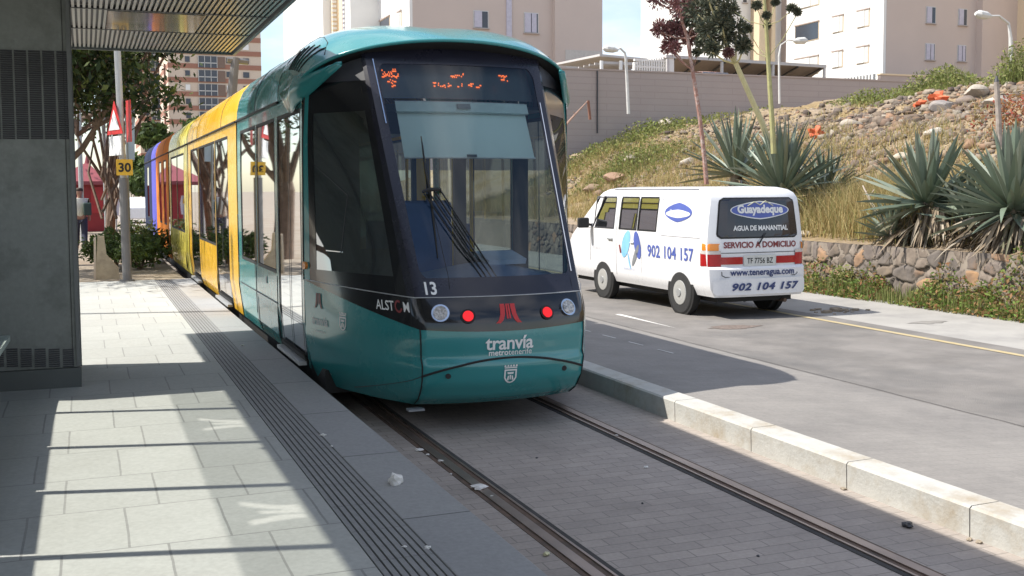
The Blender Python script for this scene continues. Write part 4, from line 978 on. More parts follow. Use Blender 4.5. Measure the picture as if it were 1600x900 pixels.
# ---- rubble on the upper bank
def on(x, y, dz=0): return np.stack([x, y, hz(x, y)+dz], -1)
rg = np.random.default_rng(21)
def rubble_pts(n, cx, cy, sx, sy):
    x = rg.normal(cx, sx, n); y = rg.normal(cy, sy, n); k = (x > 14.6) & (y > 8) & (y < 39.4) & (fbm(x, y, 2.2, 12)+.35*rg.normal(size=n) > -.45); return x[k], y[k]
X1, Y1 = rubble_pts(15000, 19.6, 19.5, 2.7, 5.5); X2, Y2 = rubble_pts(1700, 19.5, 33, 2.6, 3.5); X3, Y3 = rubble_pts(1200, 26, 28, 4, 6)
X4, Y4 = rubble_pts(3000, 18.5, 27, 1.8, 4)
x = np.concatenate([X1, X2, X3, X4]); y = np.concatenate([Y1, Y2, Y3, Y4]); r = np.clip(rg.lognormal(-3.15, .62, len(x)), .018, .17)
STC = [(.18,.14,.105),(.25,.20,.155),(.11,.085,.07),(.34,.30,.24),(.22,.14,.09),(.14,.115,.10),(.31,.19,.12),(.20,.16,.125),(.09,.07,.06),(.27,.23,.18)]
o = stones('rubble', on(x, y, .005), r, island('rubble_stone', STC, .95, bump=.7), seed=5, rough=.38)
tag(o, 'loose stone rubble spread over the upper bank', kind='stuff')
def rock(px, py, Y, r, col, label, seed, fl=.6, name='rock'):
    c = atY(px, py, Y); bm = bmesh.new(); bmesh.ops.create_icosphere(bm, subdivisions=3, radius=1); rn = random.Random(seed)
    offs = [Vector((rn.uniform(-1,1), rn.uniform(-1,1), rn.uniform(-1,1))).normalized() for _ in range(11)]; cut = [rn.uniform(.62,.9) for _ in offs]
    for v in bm.verts:
        for d_, k in zip(offs, cut):
            t = v.co.dot(d_)
            if t > k: v.co -= d_*(t-k)
        v.co = Vector((v.co.x*r*.95, v.co.y*r*.75, v.co.z*r*fl*.8))
    me = bpy.data.meshes.new(name); bm.to_mesh(me); bm.free(); me.materials.append(mat('rock_'+str(seed), tuple(c*.82 for c in col), .95, noise=.35, nscale=3, bump=.9, bscale=7, dirt=(.24,.18,.13), dscale=2.5)); o = bpy.data.objects.new(name, me); COL.objects.link(o)
    o.location = (c.x, c.y, float(hz(c.x, c.y))+r*fl*.45); o.rotation_euler.z = rn.uniform(0, 3); tag(o, label, 'rock'); return o
def bankY(px, py):      # where the pixel's ray meets the bank
    best = 20; bg_ = 1e9
    d = ray(px, py); k = 5.0
    while k < 90:
        q = CPOS+d*k
        gap = q.z-float(hz(q.x, q.y))
        if q.x > 12.1 and q.y < 39.4:
            if gap < 0: return q.y
            if gap < bg_: bg_ = gap; best = q.y
        k += .1
    return best
for i, (px, py, r, col, lb) in enumerate([
    (1040,185,.48,(.56,.50,.42),'pale flat boulder at the top of the green weeds, in front of the grey wall'),
    (988,255,.40,(.46,.40,.32),'pale grey boulder in the dry grass left of the reddish stalk'),
    (905,243,.55,(.44,.34,.22),'broad tan boulder at the left end of the bank beside the tram'),
    (1408,255,.28,(.62,.54,.42),'pale upright rock behind the left agave of the right-hand pair'),
    (1460,215,.32,(.62,.56,.48),'whitish rock above the right-hand agaves'),
    (1258,370,.16,(.55,.46,.34),'small pale stone at the foot of the dry grass beside the van'),
    (1357,362,.20,(.50,.40,.28),'tan stone on the retaining wall at the left edge of the agave clump'),
    (1330,200,.34,(.50,.44,.36),'long pale slab lying on the rubble left of the centre of the slope'),
    (1560,168,.40,(.56,.50,.42),'whitish slab beside the wooden post'),
    (1470,175,.42,(.34,.31,.29),'grey boulder in the middle of the rubble'),
    (1510,165,.36,(.24,.19,.16),'dark brown boulder under the top of the rubble'),
    (960,285,.42,(.38,.24,.16),'reddish brown boulder low in the dry grass'),
    (1075,260,.34,(.52,.46,.38),'pale block just left of the agave by the reddish stalk'),
    (1525,152,.42,(.52,.46,.38),'pale block at the crest of the rubble under the beige building'),
    (925,302,.42,(.34,.24,.16),'dark earthy boulder near the tram above the van mirror')]):
    rock(px, py, bankY(px, py), r, col, lb, 100+i)
# orange rubbish on the rubble
for i, (px, py, r) in enumerate([(1275,215,.20),(1436,170,.17),(1468,160,.18),(1478,168,.09)]):
    c = atY(px, py, bankY(px, py)); q = lump('plastic_rubbish', (c.x, c.y, float(hz(c.x, c.y))), r, mat('orange_plastic'+str(i), (.62,.13,.05), .6), ['crumpled orange plastic above the big agave behind the van','orange plastic scrap on the rubble, left of the pair near the crest','larger orange plastic scrap on the rubble crest, right of the pair','small orange chip beside the crest scrap'][i], 'rubbish', .8, 60+i, rough=.55)
# ---- grass: many thin blades
def blades(name, x, y, h, wd, mats, label, kind='stuff', lean=.35, seed=0, base=None, cat=None):
    rg = np.random.default_rng(seed); n = len(x); b = np.stack([x, y, hz(x, y)-.02 if base is None else base], 1)
    a = rg.uniform(0, 2*pi, n); t = rg.uniform(0, 2*pi, n); ln = rg.uniform(0, lean, n)*h
    dx = np.stack([np.cos(a)*wd/2, np.sin(a)*wd/2, 0*a], 1)
    mid = b + np.stack([np.cos(t)*ln*.35, np.sin(t)*ln*.35, h*.55], 1); top = b + np.stack([np.cos(t)*ln, np.sin(t)*ln, h], 1)
    V = np.stack([b-dx, b+dx, mid+dx*.8, mid-dx*.8, top], 1).reshape(-1, 3); i0 = np.arange(n)*5
    F = np.concatenate([np.stack([i0, i0+1, i0+2], 1), np.stack([i0, i0+2, i0+3], 1), np.stack([i0+3, i0+2, i0+4], 1)])
    o = mesh_np(name, V, F, mats); tag(o, label, cat, None, kind); return o
rg = np.random.default_rng(40)
DRY = island('dry_grass_blade', [(.40,.29,.12),(.50,.38,.17),(.34,.24,.10),(.56,.45,.23),(.24,.25,.08),(.46,.33,.15),(.18,.22,.06),(.52,.42,.22)], .8, trans=.25)
GRN = island('green_blade', [(.14,.19,.045),(.20,.24,.07),(.27,.28,.10),(.12,.15,.05),(.33,.31,.13)], .7, trans=.3)
x = rg.uniform(12.3, 19.5, 70000); y = rg.uniform(6, 39.5, 70000); dens = fbm(x, y, 1.5, 9)+fbm(x, y, 4, 2)*.7; k = (dens > -.35) & (rg.uniform(0, 1, len(x)) < np.clip(1.25-(x-12.2)/7.5, .05, 1)); x, y = x[k], y[k]
h = rg.uniform(.12, .42, len(x))*(1+.5*np.clip(fbm(x, y, 2, 4), 0, 1)); blades('dry_grass', x, y, h, rg.uniform(.008, .018, len(x)), DRY, 'straw coloured dry grass on the bank', seed=1, lean=1.1)
x = rg.uniform(16, 24, 16000); y = rg.uniform(10, 38, 16000); k = fbm(x, y, 1.2, 15) > .1; x, y = x[k], y[k]
blades('rubble_grass', x, y, rg.uniform(.06, .3, len(x)), rg.uniform(.008, .016, len(x)), DRY, 'thin dry stalks growing between the rubble stones', seed=8, lean=1.2)
# taller dry clump between the agaves
c0 = atY(1300, 300, 17.2)
x = np.concatenate([rg.normal(c0.x+.3, .55, 5000), rg.normal(c0.x-.1, .6, 3500)]); y = np.concatenate([rg.normal(16.3, .9, 5000), rg.normal(14.6, .8, 3500)]); k = x > 12.2; x, y = x[k], y[k]
blades('dry_grass_clump', x, y, rg.uniform(.35, 1.05, len(x)), rg.uniform(.008, .014, len(x)), DRY, 'tall dry grass clump between the agaves', lean=.8, seed=2)
# green weeds: leafy quads
def leafy(name, x, y, zb, h, m, label, size=.05, seed=0, kind='stuff', cat=None, per=1):
    rg = np.random.default_rng(seed); n = len(x); c = np.stack([x, y, zb+rg.uniform(.02, 1, n)*h], 1)
    u = rg.normal(size=(n, 3)); u /= np.linalg.norm(u, axis=1)[:, None]; v = np.cross(u, rg.normal(size=(n, 3))); v /= np.linalg.norm(v, axis=1)[:, None]
    s = rg.uniform(.5, 1.3, n)[:, None]*size; V = np.stack([c-u*s, c-v*s*.45, c+u*s, c+v*s*.45], 1).reshape(-1, 3); i0 = np.arange(n)*4
    o = mesh_np(name, V, np.stack([i0, i0+1, i0+2, i0+3], 1), m); tag(o, label, cat, None, kind); return o
WEED = island('weed_leaf', [(.13,.17,.045),(.18,.22,.06),(.25,.28,.08),(.30,.30,.10),(.12,.14,.06),(.34,.30,.13)], .7, trans=.3)
VERG = island('verge_leaf', [(.08,.14,.03),(.14,.22,.04),(.20,.27,.06),(.28,.22,.08),(.34,.16,.08),(.10,.12,.06)], .7, trans=.3)
n = 26000; y = rg.uniform(6, 24, n); prof_ = np.clip(.50+.36*np.sin(y*1.7+1)+.26*np.sin(y*4.1)+.35*fbm(y, y*0, .5, 3), .06, 1.05)*np.interp(y, [6,12,15,24], [1.1,1.1,.55,.5]); x = rg.uniform(11.35, 11.98, n); kk = prof_ > rg.uniform(.05, .6, n); x, y, prof_ = x[kk], y[kk], prof_[kk]; n = len(x); hh_ = prof_*np.clip((x-11.30)/.5, .15, 1)
leafy('verge_weeds', x, y, np.zeros(n), hh_, VERG, 'green and rusty weeds along the foot of the stone wall', .035, 3)
n = 6000; y = rg.uniform(6, 24, n); x = rg.uniform(11.4, 11.9, n)
blades('verge_grass', x, y, rg.uniform(.08, .34, n), rg.uniform(.008,.016,n), GRN, 'green grass along the foot of the stone wall', base=np.zeros(n), seed=6)
# green band near the grey wall, green patches on the bank
def greenpatch(px, py, sx, sy, n, h, seed, name='weed_patch', size=.07, label='green weeds on the bank'):
    Y = bankY(px, py); c = atY(px, py, Y); rg2 = np.random.default_rng(seed); x = rg2.normal(c.x, sx, n); y = rg2.normal(Y, sy, n); k = (x > 12.2) & (y < 39.6); x, y = x[k], y[k]
    fall = np.exp(-((x-c.x)/sx)**2/2.5-((y-Y)/sy)**2/2.5)
    leafy(name, x, y, hz(x, y), h*(.25+fall)*(1+.4*fbm(x, y, .8, seed)), WEED, label, size, seed)
    blades(name+'_blades', x[::2], y[::2], rg2.uniform(.3, .9, len(x[::2]))*h*(.4+fall[::2]), rg2.uniform(.012,.022,len(x[::2])), GRN, label, seed=seed)
greenpatch(965, 205, 1.8, 1.4, 4200, .5, 31, 'weed_bank', .07, 'bright green weeds in front of the grey wall, left part of the bank')
greenpatch(905, 245, 1.2, 2.0, 1500, .4, 33, 'weed_edge', .07, 'green weeds at the left end of the bank beside the tram')
greenpatch(1060, 188, 2.0, .7, 1200, .3, 34, 'weed_strip', .07, 'thin green weeds along the foot of the grey wall')
greenpatch(990, 268, 1.0, 1.2, 2200, .6, 32, 'weed_patch', .06, 'green weed patch in the dry grass above the van')
greenpatch(1366, 158, .7, .7, 1300, .4, 35, 'weed_crest', .06, 'green weeds at the crest of the rubble below the louvred wall')
greenpatch(1480, 132, .7, .8, 2600, .7, 36, 'weed_thicket', .06, 'green thicket at the crest below the shaded apartment wall')
greenpatch(1425, 150, .5, .6, 600, .3, 37, 'weed_tuft', .06, 'green weeds between the two crest thickets')
greenpatch(1285, 350, .5, .9, 2500, .45, 38, 'weed_foot', .05, 'yellow green weeds at the foot of the tall dry grass')
greenpatch(1590, 118, .35, .4, 1000, 1.0, 39, 'crest_bush', .06, 'green bush at the right edge of the crest around the lamp post')
RED = island('red_leaf', [(.30,.05,.04),(.36,.10,.06),(.24,.16,.05),(.40,.16,.08)], .7, trans=.3)
c = atY(1590, 205, 18); n = 900; x = rg.normal(c.x, .4, n); y = rg.normal(18, .4, n); leafy('red_shrub', x, y, hz(x, y), .75+0*x, RED, 'red leaved shrub at the right edge of the slope', .045, 9, kind=None, cat='shrub')
# ---- agaves
AG = island('agave_leaf', [(.10,.135,.10),(.15,.19,.14),(.20,.24,.18),(.12,.16,.12),(.27,.29,.22),(.13,.17,.12),(.17,.21,.15),(.26,.24,.14)], .42, spec=.5); DL = island('dead_leaf', [(.24,.18,.12),(.36,.29,.21),(.16,.12,.08),(.09,.07,.05),(.44,.38,.30),(.12,.10,.07),(.20,.20,.13)], .9)
def leaf(mb, base, dirv, L_, wd, droop, rn, nseg=7):
    d = Vector(dirv).normalized(); side = d.cross(Vector((0,0,1))); side = side.normalized() if side.length > .05 else Vector((1,0,0)); side = (side*cos(rn.uniform(-.7,.7)) + d.cross(side)*sin(rn.uniform(-.7,.7))).normalized()
    rows = []; p = Vector(base)
    for i in range(nseg+1):
        t = i/nseg; wv = wd*(.55+.9*t-1.45*t**2.4)*.95+.001 if t < .98 else .002; nrm = side.cross(d).normalized()
        rows.append([p-side*wv+nrm*wv*.35, p-nrm*wv*.12, p+side*wv+nrm*wv*.35]); p = p+d*(L_/nseg); d = (d+Vector((0,0,-droop/nseg*(.3+t)))).normalized()
    b = len(mb.v); mb.grid(rows)
def agave(cx, cy, cz, R, n, label, seed, dead=60, skirt=.5, trunk=0, stalks=(), elev=(-12, 88), wd=.055):
    rn = random.Random(seed); t = TH('agave', label, 'agave', (cx, cy, cz-trunk)); q = MB()
    for i in range(n):
        u = (i+.5)/n; el_ = radians(elev[0]+(elev[1]-elev[0])*u**.85+rn.uniform(-8, 8)); a = i*2.39996+rn.uniform(-.25,.25)
        d = Vector((cos(a)*cos(el_), sin(a)*cos(el_), sin(el_))); leaf(q, Vector((cx, cy, cz))+Vector((cos(a)*.08, sin(a)*.08, -.05+.12*u)), d, R*rn.uniform(.8,1.08), R*wd*rn.uniform(.85,1.15), rn.uniform(.0,.22)+(rn.uniform(.5,1.4) if rn.random() < .07 else 0), rn)
    t.part('rosette', q, AG)
    q = MB()
    for i in range(dead):
        a = rn.uniform(0, 2*pi); el_ = radians(rn.uniform(-75, -15)); d = Vector((cos(a)*cos(el_), sin(a)*cos(el_), sin(el_)))
        sp_ = .1 if skirt < .85 else rn.uniform(.05, .55)
        leaf(q, Vector((cx+cos(a)*sp_*(.6 if skirt > .85 else 1), cy+sin(a)*sp_*1.5, cz-.05-rn.uniform(0,.45))), d, R*rn.uniform(.22,.6)*skirt*1.3, R*rn.uniform(.018,.034), rn.uniform(.3,1.2), rn, 5)
    t.part('dead_leaves', q, DL)
    t.part('stem', MB().tube([(cx, cy, cz-.9), (cx, cy, cz+.1)], [.16,.13], 8), DL)
    return t
def ag_at(px, py, X): return atX(px, py, X)
a1 = ag_at(1222, 300, 13.0); agave(a1.x, a1.y, a1.z, 1.38, 96, 'big spiky grey-green agave just behind the rear of the van', 1, 90, .7)
a2 = ag_at(1150, 272, 14.0); agave(a2.x, a2.y, a2.z, 1.45, 62, 'spiky agave behind the big one, beside the reddish flower stalk', 2, 40, .5)
a3 = ag_at(1448, 318, 12.55); agave(a3.x, a3.y, a3.z, 1.12, 90, 'left agave of the pair spilling over the stone wall at right', 3, 330, .9, wd=.075, elev=(-28, 88))
a4 = ag_at(1582, 328, 12.55); agave(a4.x, a4.y, a4.z, 1.2, 96, 'agave at the right edge of the photo above the stone wall', 4, 360, .9, wd=.075, elev=(-25, 88))
a5 = ag_at(1395, 368, 12.35); agave(a5.x, a5.y, a5.z, .62, 44, 'small low agave on top of the wall, left of the right-hand pair', 5, 60, .5, wd=.08, elev=(-15, 80))
a6 = ag_at(1290, 300, 14.2); agave(a6.x, a6.y, a6.z, .9, 50, 'smaller agave half hidden to the right of the big one', 6, 40, .5)
a7 = ag_at(1520, 345, 12.7); agave(a7.x, a7.y, a7.z, .85, 50, 'agave squeezed in the gap between the right-hand pair', 7, 260, .9, wd=.07, elev=(-20, 85))
# flower stalks
FL = {'red': island('flower_red', [(.20,.08,.09),(.28,.13,.13),(.14,.07,.08),(.34,.20,.18)], .9), 'dark': island('flower_dark', [(.05,.06,.05),(.09,.11,.08),(.14,.15,.10),(.22,.20,.14)], .9)}
def blob(mb, c, r, n, rn, sz=.035):
    for i in range(n):
        d = Vector((rn.gauss(0,1), rn.gauss(0,1), rn.gauss(0,.75)+.15)); d = d.normalized()*r*rn.uniform(.35,1.1); p = Vector(c)+d; u = d.normalized()
        v = u.cross(Vector((rn.random(), rn.random(), rn.random()))).normalized(); s_ = sz*rn.uniform(.6,1.3)
        mb.add([p-v*s_*.35, p+u*s_*1.2, p+v*s_*.35, p-u*s_*.7+v.cross(u)*s_*.3], [(0,1,2),(0,2,3),(0,1,3)])
def stalk(name, pix, Y, r, m, label, clusters, cm, seed, twig=None):
    rn = random.Random(seed); b0_ = atY(*pix[0], Y); t = TH(name, label, 'flower stalk', tuple(b0_)); pts = [atY(*p_, Y) for p_ in pix]
    t.part('stalk', MB().tube(pts, [lerp(r, r*.55, i/(len(pts)-1)) for i in range(len(pts))], 8), m)
    for (px, py, rad_px, ci) in clusters:
        c = atY(px, py, Y); dy = rn.uniform(-.5,.5); c = c+Vector((0,dy,0)); rr_ = 1.35*rad_px/FPX*(c-CPOS).dot(FW)
        # branch from the closest stalk point
        k = min(range(len(pts)), key=lambda j: (pts[j]-c-Vector((0,0,-.5))).length); st_ = pts[k]
        t.part('side_branch', MB().tube([st_, st_.lerp(c, .5)+Vector((0,0,-.08)), c-Vector((0,0,rr_*.4))], .018 if rad_px > 6 else .008, 5), m)
        q = MB(); blob(q, c, rr_, int(420), rn, .05 if rad_px > 8 else .035); t.part('flower_cluster', q, FL[ci] if cm is None else cm)
    return t
stalk('agave_stalk', [(1104,288),(1100,240),(1093,180),(1082,110),(1074,60),(1062,20),(1055,-25)], 21.0, .055, mat('stalk_red', (.36,.19,.15), .8, noise=.3, nscale=14, dirt=(.62,.55,.5), dscale=9), 'reddish agave flower stalk with dusky red and dark green clusters',
  [(1052,8,17,'red'),(1040,-8,14,'red'),(1075,12,15,'red'),(1083,28,16,'dark'),(1093,8,15,'dark'),(1043,42,10,'red'),(1063,46,11,'red'),(1072,38,10,'dark'),(1090,42,12,'dark'),(1096,56,9,'red'),(1062,68,11,'red'),(1054,74,8,'red'),(1087,82,5,'dark'),(1070,-5,16,'red'),(1100,28,12,'dark')], None, 1)
stalk('agave_stalk', [(1201,222),(1190,190),(1172,150),(1150,100),(1139,78),(1128,50),(1120,10)], 18.5, .065, mat('stalk_cream', (.62,.55,.30), .7, noise=.15, nscale=9), 'cream agave flower stalk leaning left with dark green clusters',
  [(1110,8,18,'dark'),(1128,-5,15,'dark'),(1095,-4,13,'dark'),(1133,25,14,'dark'),(1118,38,14,'dark'),(1105,48,12,'dark'),(1145,50,15,'dark'),(1130,58,13,'dark'),(1115,66,12,'dark'),(1107,78,9,'dark'),(1146,76,9,'dark'),(1133,84,6,'red'),(1122,20,13,'dark')], None, 2)
stalk('agave_stalk', [(1209,240),(1207,200),(1203,140),(1200,90),(1197,40),(1193,-20)], 17.6, .055, mat('stalk_green', (.40,.38,.17), .7, noise=.25, nscale=12, dirt=(.25,.22,.12), dscale=6), 'tall straight greenish agave stalk with a few thin side branches',
  [(1170,12,5,'dark'),(1163,9,4,'dark'),(1183,28,4,'dark'),(1187,40,4,'dark'),(1218,18,5,'dark'),(1226,24,4,'dark'),(1208,38,3,'dark'),(1190,60,3,'dark'),(1215,3,4,'dark')], None, 3)
# wooden fence post, dry twigs
pst = TH('wooden_post', 'weathered wooden post standing on the rubble at the right', 'post', tuple(atY(1562,222,17))); a, b = atY(1562,230,17), atY(1557,128,17)
pst.part('shaft', MB().tube([a, a.lerp(b,.5)+Vector((.01,0,0)), b], [.06,.055,.05], 8), mat('old_wood', (.36,.31,.27), .9, noise=.3, nscale=8)); pst.part('tip', MB().tube([b, b+Vector((0,0,.12))], [.05,.015], 8), M['dark'])
tw = TH('dry_twigs', 'bare forked dry branch sticking up in front of the grey wall beside the tram', 'branch', tuple(atY(872,210,34)))
TWM = mat('dry_twig', (.40,.26,.20), .9)
tw.part('branch', MB().tube([atY(870,212,34), atY(893,185,34), atY(918,158,34)], [.05,.035,.015], 6).tube([atY(893,185,34), atY(898,178,34), atY(896,175,34)], .02, 5).tube([atY(881,198,34), atY(868,185,34)], .02, 5), TWM); tw.part('stake', MB().tube([atY(922,187,34), atY(919,157,34)], .05, 6), mat('rusty_stake', (.25,.12,.08), .9))
tw = TH('dry_branch', 'bleached bare branch leaning on the bank left of the right-hand agaves', 'branch', tuple(atX(1380,345,12.6)))
tw.part('branch', MB().tube([atX(1348,290,12.7), atX(1362,318,12.7), atX(1382,352,12.6)], [.012,.025,.04], 6).tube([atX(1357,308,12.7), atX(1366,296,12.8)], .008, 5), mat('bleached_wood', (.5,.42,.35), .9))
# weeds climbing the wall foot: three distinct darker shrubs
for i, (px, py, rr_) in enumerate([(1318,432,.32),(1372,447,.28),(1460,462,.36),(1530,470,.40),(1432,470,.25)]):
    c = atX(px, py, 11.75); n = 900; rg2 = np.random.default_rng(70+i); d = rg2.normal(size=(n,3)); d /= np.linalg.norm(d, axis=1)[:, None]; d *= rg2.uniform(.3,1,n)[:, None]*rr_*np.array([.6,1,.85])
    leafy('weed_shrub', c.x+d[:,0], c.y+d[:,1], np.clip(c.z-.05+d[:,2], .02, None), np.zeros(n), WEED if i % 2 == 0 else VERG, ['dark leafy weed against the stone wall, nearest the van','second leafy weed from the van at the wall foot','bushy weed under the left agave of the right-hand pair','largest weed at the wall foot under the gap between the right-hand agaves','low rusty weed at the wall foot left of the largest weed'][i], .03, 80+i, kind=None, cat='weed')

# ================================================================ GREY WALL, LAMPS, CANOPY, BUILDINGS
gw = TH('boundary_wall', 'long shaded mauve-grey block wall across the top of the bank', 'wall', (25, 40, 4)); 
bm_ = paving('wall_render', (.42,.355,.33), (.405,.345,.32), (.37,.31,.29), 2.2, .26, ms=.02, off=.3, stain=(.36,.30,.28), stain_amt=.5, bump=.4)
mp_ = [n for n in bm_.node_tree.nodes if n.type == 'MAPPING'][0]; mp_.inputs['Rotation'].default_value = (radians(-90), 0, 0)
gw.part('wall', MB().box(10, 36.5, 40, 40.3, 2.5, 6.52), bm_); gw.part('coping', MB().box(10, 36.5, 39.97, 40.33, 6.52, 6.58), M['bwall'])
gw.part('corner_pier', MB().tube([(19.35, 39.95, 4), (19.35, 39.95, 6.5)], .03, 6), M['dark'])
def lamp(name, foot, top, head, Y, label, r=.06):
    f, t_, h_ = atY(*foot, Y), atY(*top, Y), atY(*head, Y); t = TH(name, label, 'street lamp', tuple(f)); pm = mat('lamp_white', (.62,.61,.58), .5)
    mid = t_+Vector((.1*(h_.x-t_.x), 0, (h_.z-t_.z)*.7 if abs(h_.z-t_.z) > .01 else .25))
    pts = [f, t_]+[t_.lerp(mid, .5), mid] + [mid.lerp(h_, .5)+Vector((0,0,.12)), h_]
    t.part('pole', MB().tube(pts, [r, r*.85, r*.7, r*.6, r*.55, r*.5], 8), pm)
    d = (h_-mid); d.z *= .3; d = d.normalized(); t.part('lamp_head', MB().tube([h_-d*.1, h_+d*.12, h_+d*.4, h_+d*.55], [.05,.13,.14,.05], 10), pm)
lamp('street_lamp', (982,178), (978,92), (962,78), 38.5, 'white lamp post standing just in front of the grey wall, nearest the tram', .07)
lamp('street_lamp', (1218,162), (1217,88), (1243,64), 36, 'slim white street lamp behind the greenish agave stalk', .045)
lamp('street_lamp', (1580,140), (1579,60), (1545,25), 27, 'white street lamp arching left at the right edge of the photo', .07)
# parking canopy behind the wall
cn = TH('parking_canopy', 'flat corrugated car park canopy on white posts behind the grey wall', 'canopy', (33, 50, 6)); cr_ = mat('canopy_sheet', (.34,.29,.27), .8, noise=.15); tp = mat('canopy_edge', (.50,.48,.47), .6)
a, b = atY(1040,88,50), atY(1290,104,50)
q = MB(); q.add([(a.x,50,a.z),(b.x,50,b.z),(b.x+3.5,58,b.z-.55),(a.x+1,58,a.z-.75)], [(0,1,2,3)]); cn.part('roof', q, cr_, solid=.08)
cn.part('front_beam', MB().tube([a, b], .11, 4), tp)
for px in (1043,1128,1208,1288):
    t_ = atY(px, 92+ (px-1040)*.055, 50); cn.part('post', MB().tube([(t_.x,50,5.5),(t_.x,50,t_.z)], .09, 6), tp)
    t2 = (t_.x+2.2, 57.5, t_.z-.5); cn.part('post', MB().tube([(t2[0],57.5,5.5), t2], .07, 6), tp)
for k in range(7):
    xx = lerp(a.x+.5, b.x-.3, k/6); zz = lerp(a.z, b.z, k/6); cn.part('rafter', MB().tube([(xx, 50, zz-.12), (xx+2.4, 57.8, zz-.75)], .06, 4), M['dark'])
c2 = TH('parking_canopy', 'small ribbed canopy behind the grey wall next to the left building', 'canopy', (26, 52, 6))
a, b = atY(937,86,54), atY(1012,93,54); q = MB(); q.add([(a.x,54,a.z),(b.x,54,b.z),(b.x+1.8,60,b.z+.15),(a.x,60,a.z+.15)], [(0,1,2,3)]); c2.part('roof', q, tp, solid=.12)
q = MB()
for k in range(8): q.box(a.x+.1, b.x+.5, 54.1+.7*k, 54.2+.7*k, b.z-.32+.01*k, b.z-.18)
c2.part('rafter', q, tp)
for px in (940,970): t_ = atY(px, 92, 54); c2.part('post', MB().tube([(t_.x,54,5.5),(t_.x,54,t_.z-.1)], .10, 6), M['white'])
lt = TH('lattice_wall', 'white pierced block screen beside the car park canopy', 'screen', tuple(atY(1020,115,48)))
q = MB(); a, b = atY(988,98,50.5), atY(1041,88,50.2); nn = 13
for i in range(nn+1):
    x = lerp(a.x, b.x, i/nn); q.box(x-.04, x+.04, 50.2, 50.4, 6.3, lerp(a.z, b.z, i/nn))
for j in range(7):
    z = 6.3+j*.34; q.box(a.x, b.x, 50.22, 50.38, z-.05, z+.05) if z < b.z else None
lt.part('pierced_blocks', q, M['bwhite']); lt.part('end_post', MB().box(b.x, b.x+.35, 50.0, 50.5, 5.5, b.z+.05), M['bwhite']); lt.part('back_panel', MB().box(a.x, b.x, 51.2, 51.3, 5.5, a.z-.4), M['grey'])
# two parked car roofs peeping over the wall
def peep(px, py, Y, wd, col, label):
    c = atY(px, py, Y); t = TH('parked_car', label, 'car', (c.x, Y, c.z-1.35), 'cars peeping over the grey wall'); z = c.z
    rows = []
    for y_, s_, dz in ((-.8,.70,-.45),(-.4,.82,-.08),(.2,.85,0),(1.2,.82,-.05),(1.8,.72,-.42)): rows.append([(c.x+wd*x, Y+y_, z+dz-.05*abs(x*2)**2) for x in np.linspace(-.5*s_, .5*s_, 7)])
    t.part('roof', MB().grid([[Vector(p_) for p_ in r] for r in rows]), mat('carpaint', col, .3, coat=.4), smooth=True)
    t.part('body', MB().box(c.x-wd/2, c.x+wd/2, Y-1.5, Y+2.6, z-1.35, z-.5), mat('carpaint2', col, .3, coat=.4), bevel=.12)
    q = MB(); q.add([(c.x-wd*.34,Y-.82,z-.43),(c.x+wd*.34,Y-.82,z-.43),(c.x+wd*.40,Y-.42,z-.1),(c.x-wd*.40,Y-.42,z-.1)], [(0,1,2,3)]); t.part('windscreen', q, M['wglass'])
peep(1224, 119, 46, 1.7, (.06,.07,.08), 'dark car roof peeping over the grey wall behind the slim street lamp'); peep(1110, 111.0, 46, 1.8, (.30,.14,.10), 'reddish car roof just showing over the grey wall between canopy posts')

def window(t, x0, x1, z0, z1, Y, shutter=1, frame='frame'):
    """window on a wall facing the camera at plane y=Y"""
    f = t.part('window', MB().box(x0-.05, x1+.05, Y-.03, Y+.02, z0-.05, z1+.05), M[frame]); t.sub('pane', MB().box(x0, x1, Y-.045, Y-.035, z0, z1), M['wglass'], f)
    mid = (x0+x1)/2
    if shutter == 1: t.sub('shutter', MB().box(x0, mid+.05, Y-.09, Y-.05, z0, z1), M['shutter'], f)
    elif shutter == 2: t.sub('shutter', MB().box(x0, mid-.04, Y-.09, Y-.05, z0, z1), M['shutter'], f); t.sub('shutter', MB().box(mid+.02, x1-.10, Y-.09, Y-.05, z0, z1), M['shutter'], f)
    t.sub('sill', MB().box(x0-.1, x1+.1, Y-.14, Y, z0-.10, z0-.05), M['bwall'], f)
def windowX(t, y0, y1, z0, z1, X, shut=True):
    f = t.part('window', MB().box(X-.03, X+.02, y0-.05, y1+.05, z0-.05, z1+.05), M['cream']); t.sub('pane', MB().box(X-.045, X-.035, y0, y1, z0, z1), M['wglass'] if not shut else M['frame'], f)
    if shut: t.sub('shutter', MB().box(X-.08, X-.05, y0+.35*(y1-y0), y1-.02, z0, z1), M['bwhite'], f)
    t.sub('lintel', MB().box(X-.09, X, y0-.1, y1+.1, z1+.05, z1+.14), M['bwall'], f)
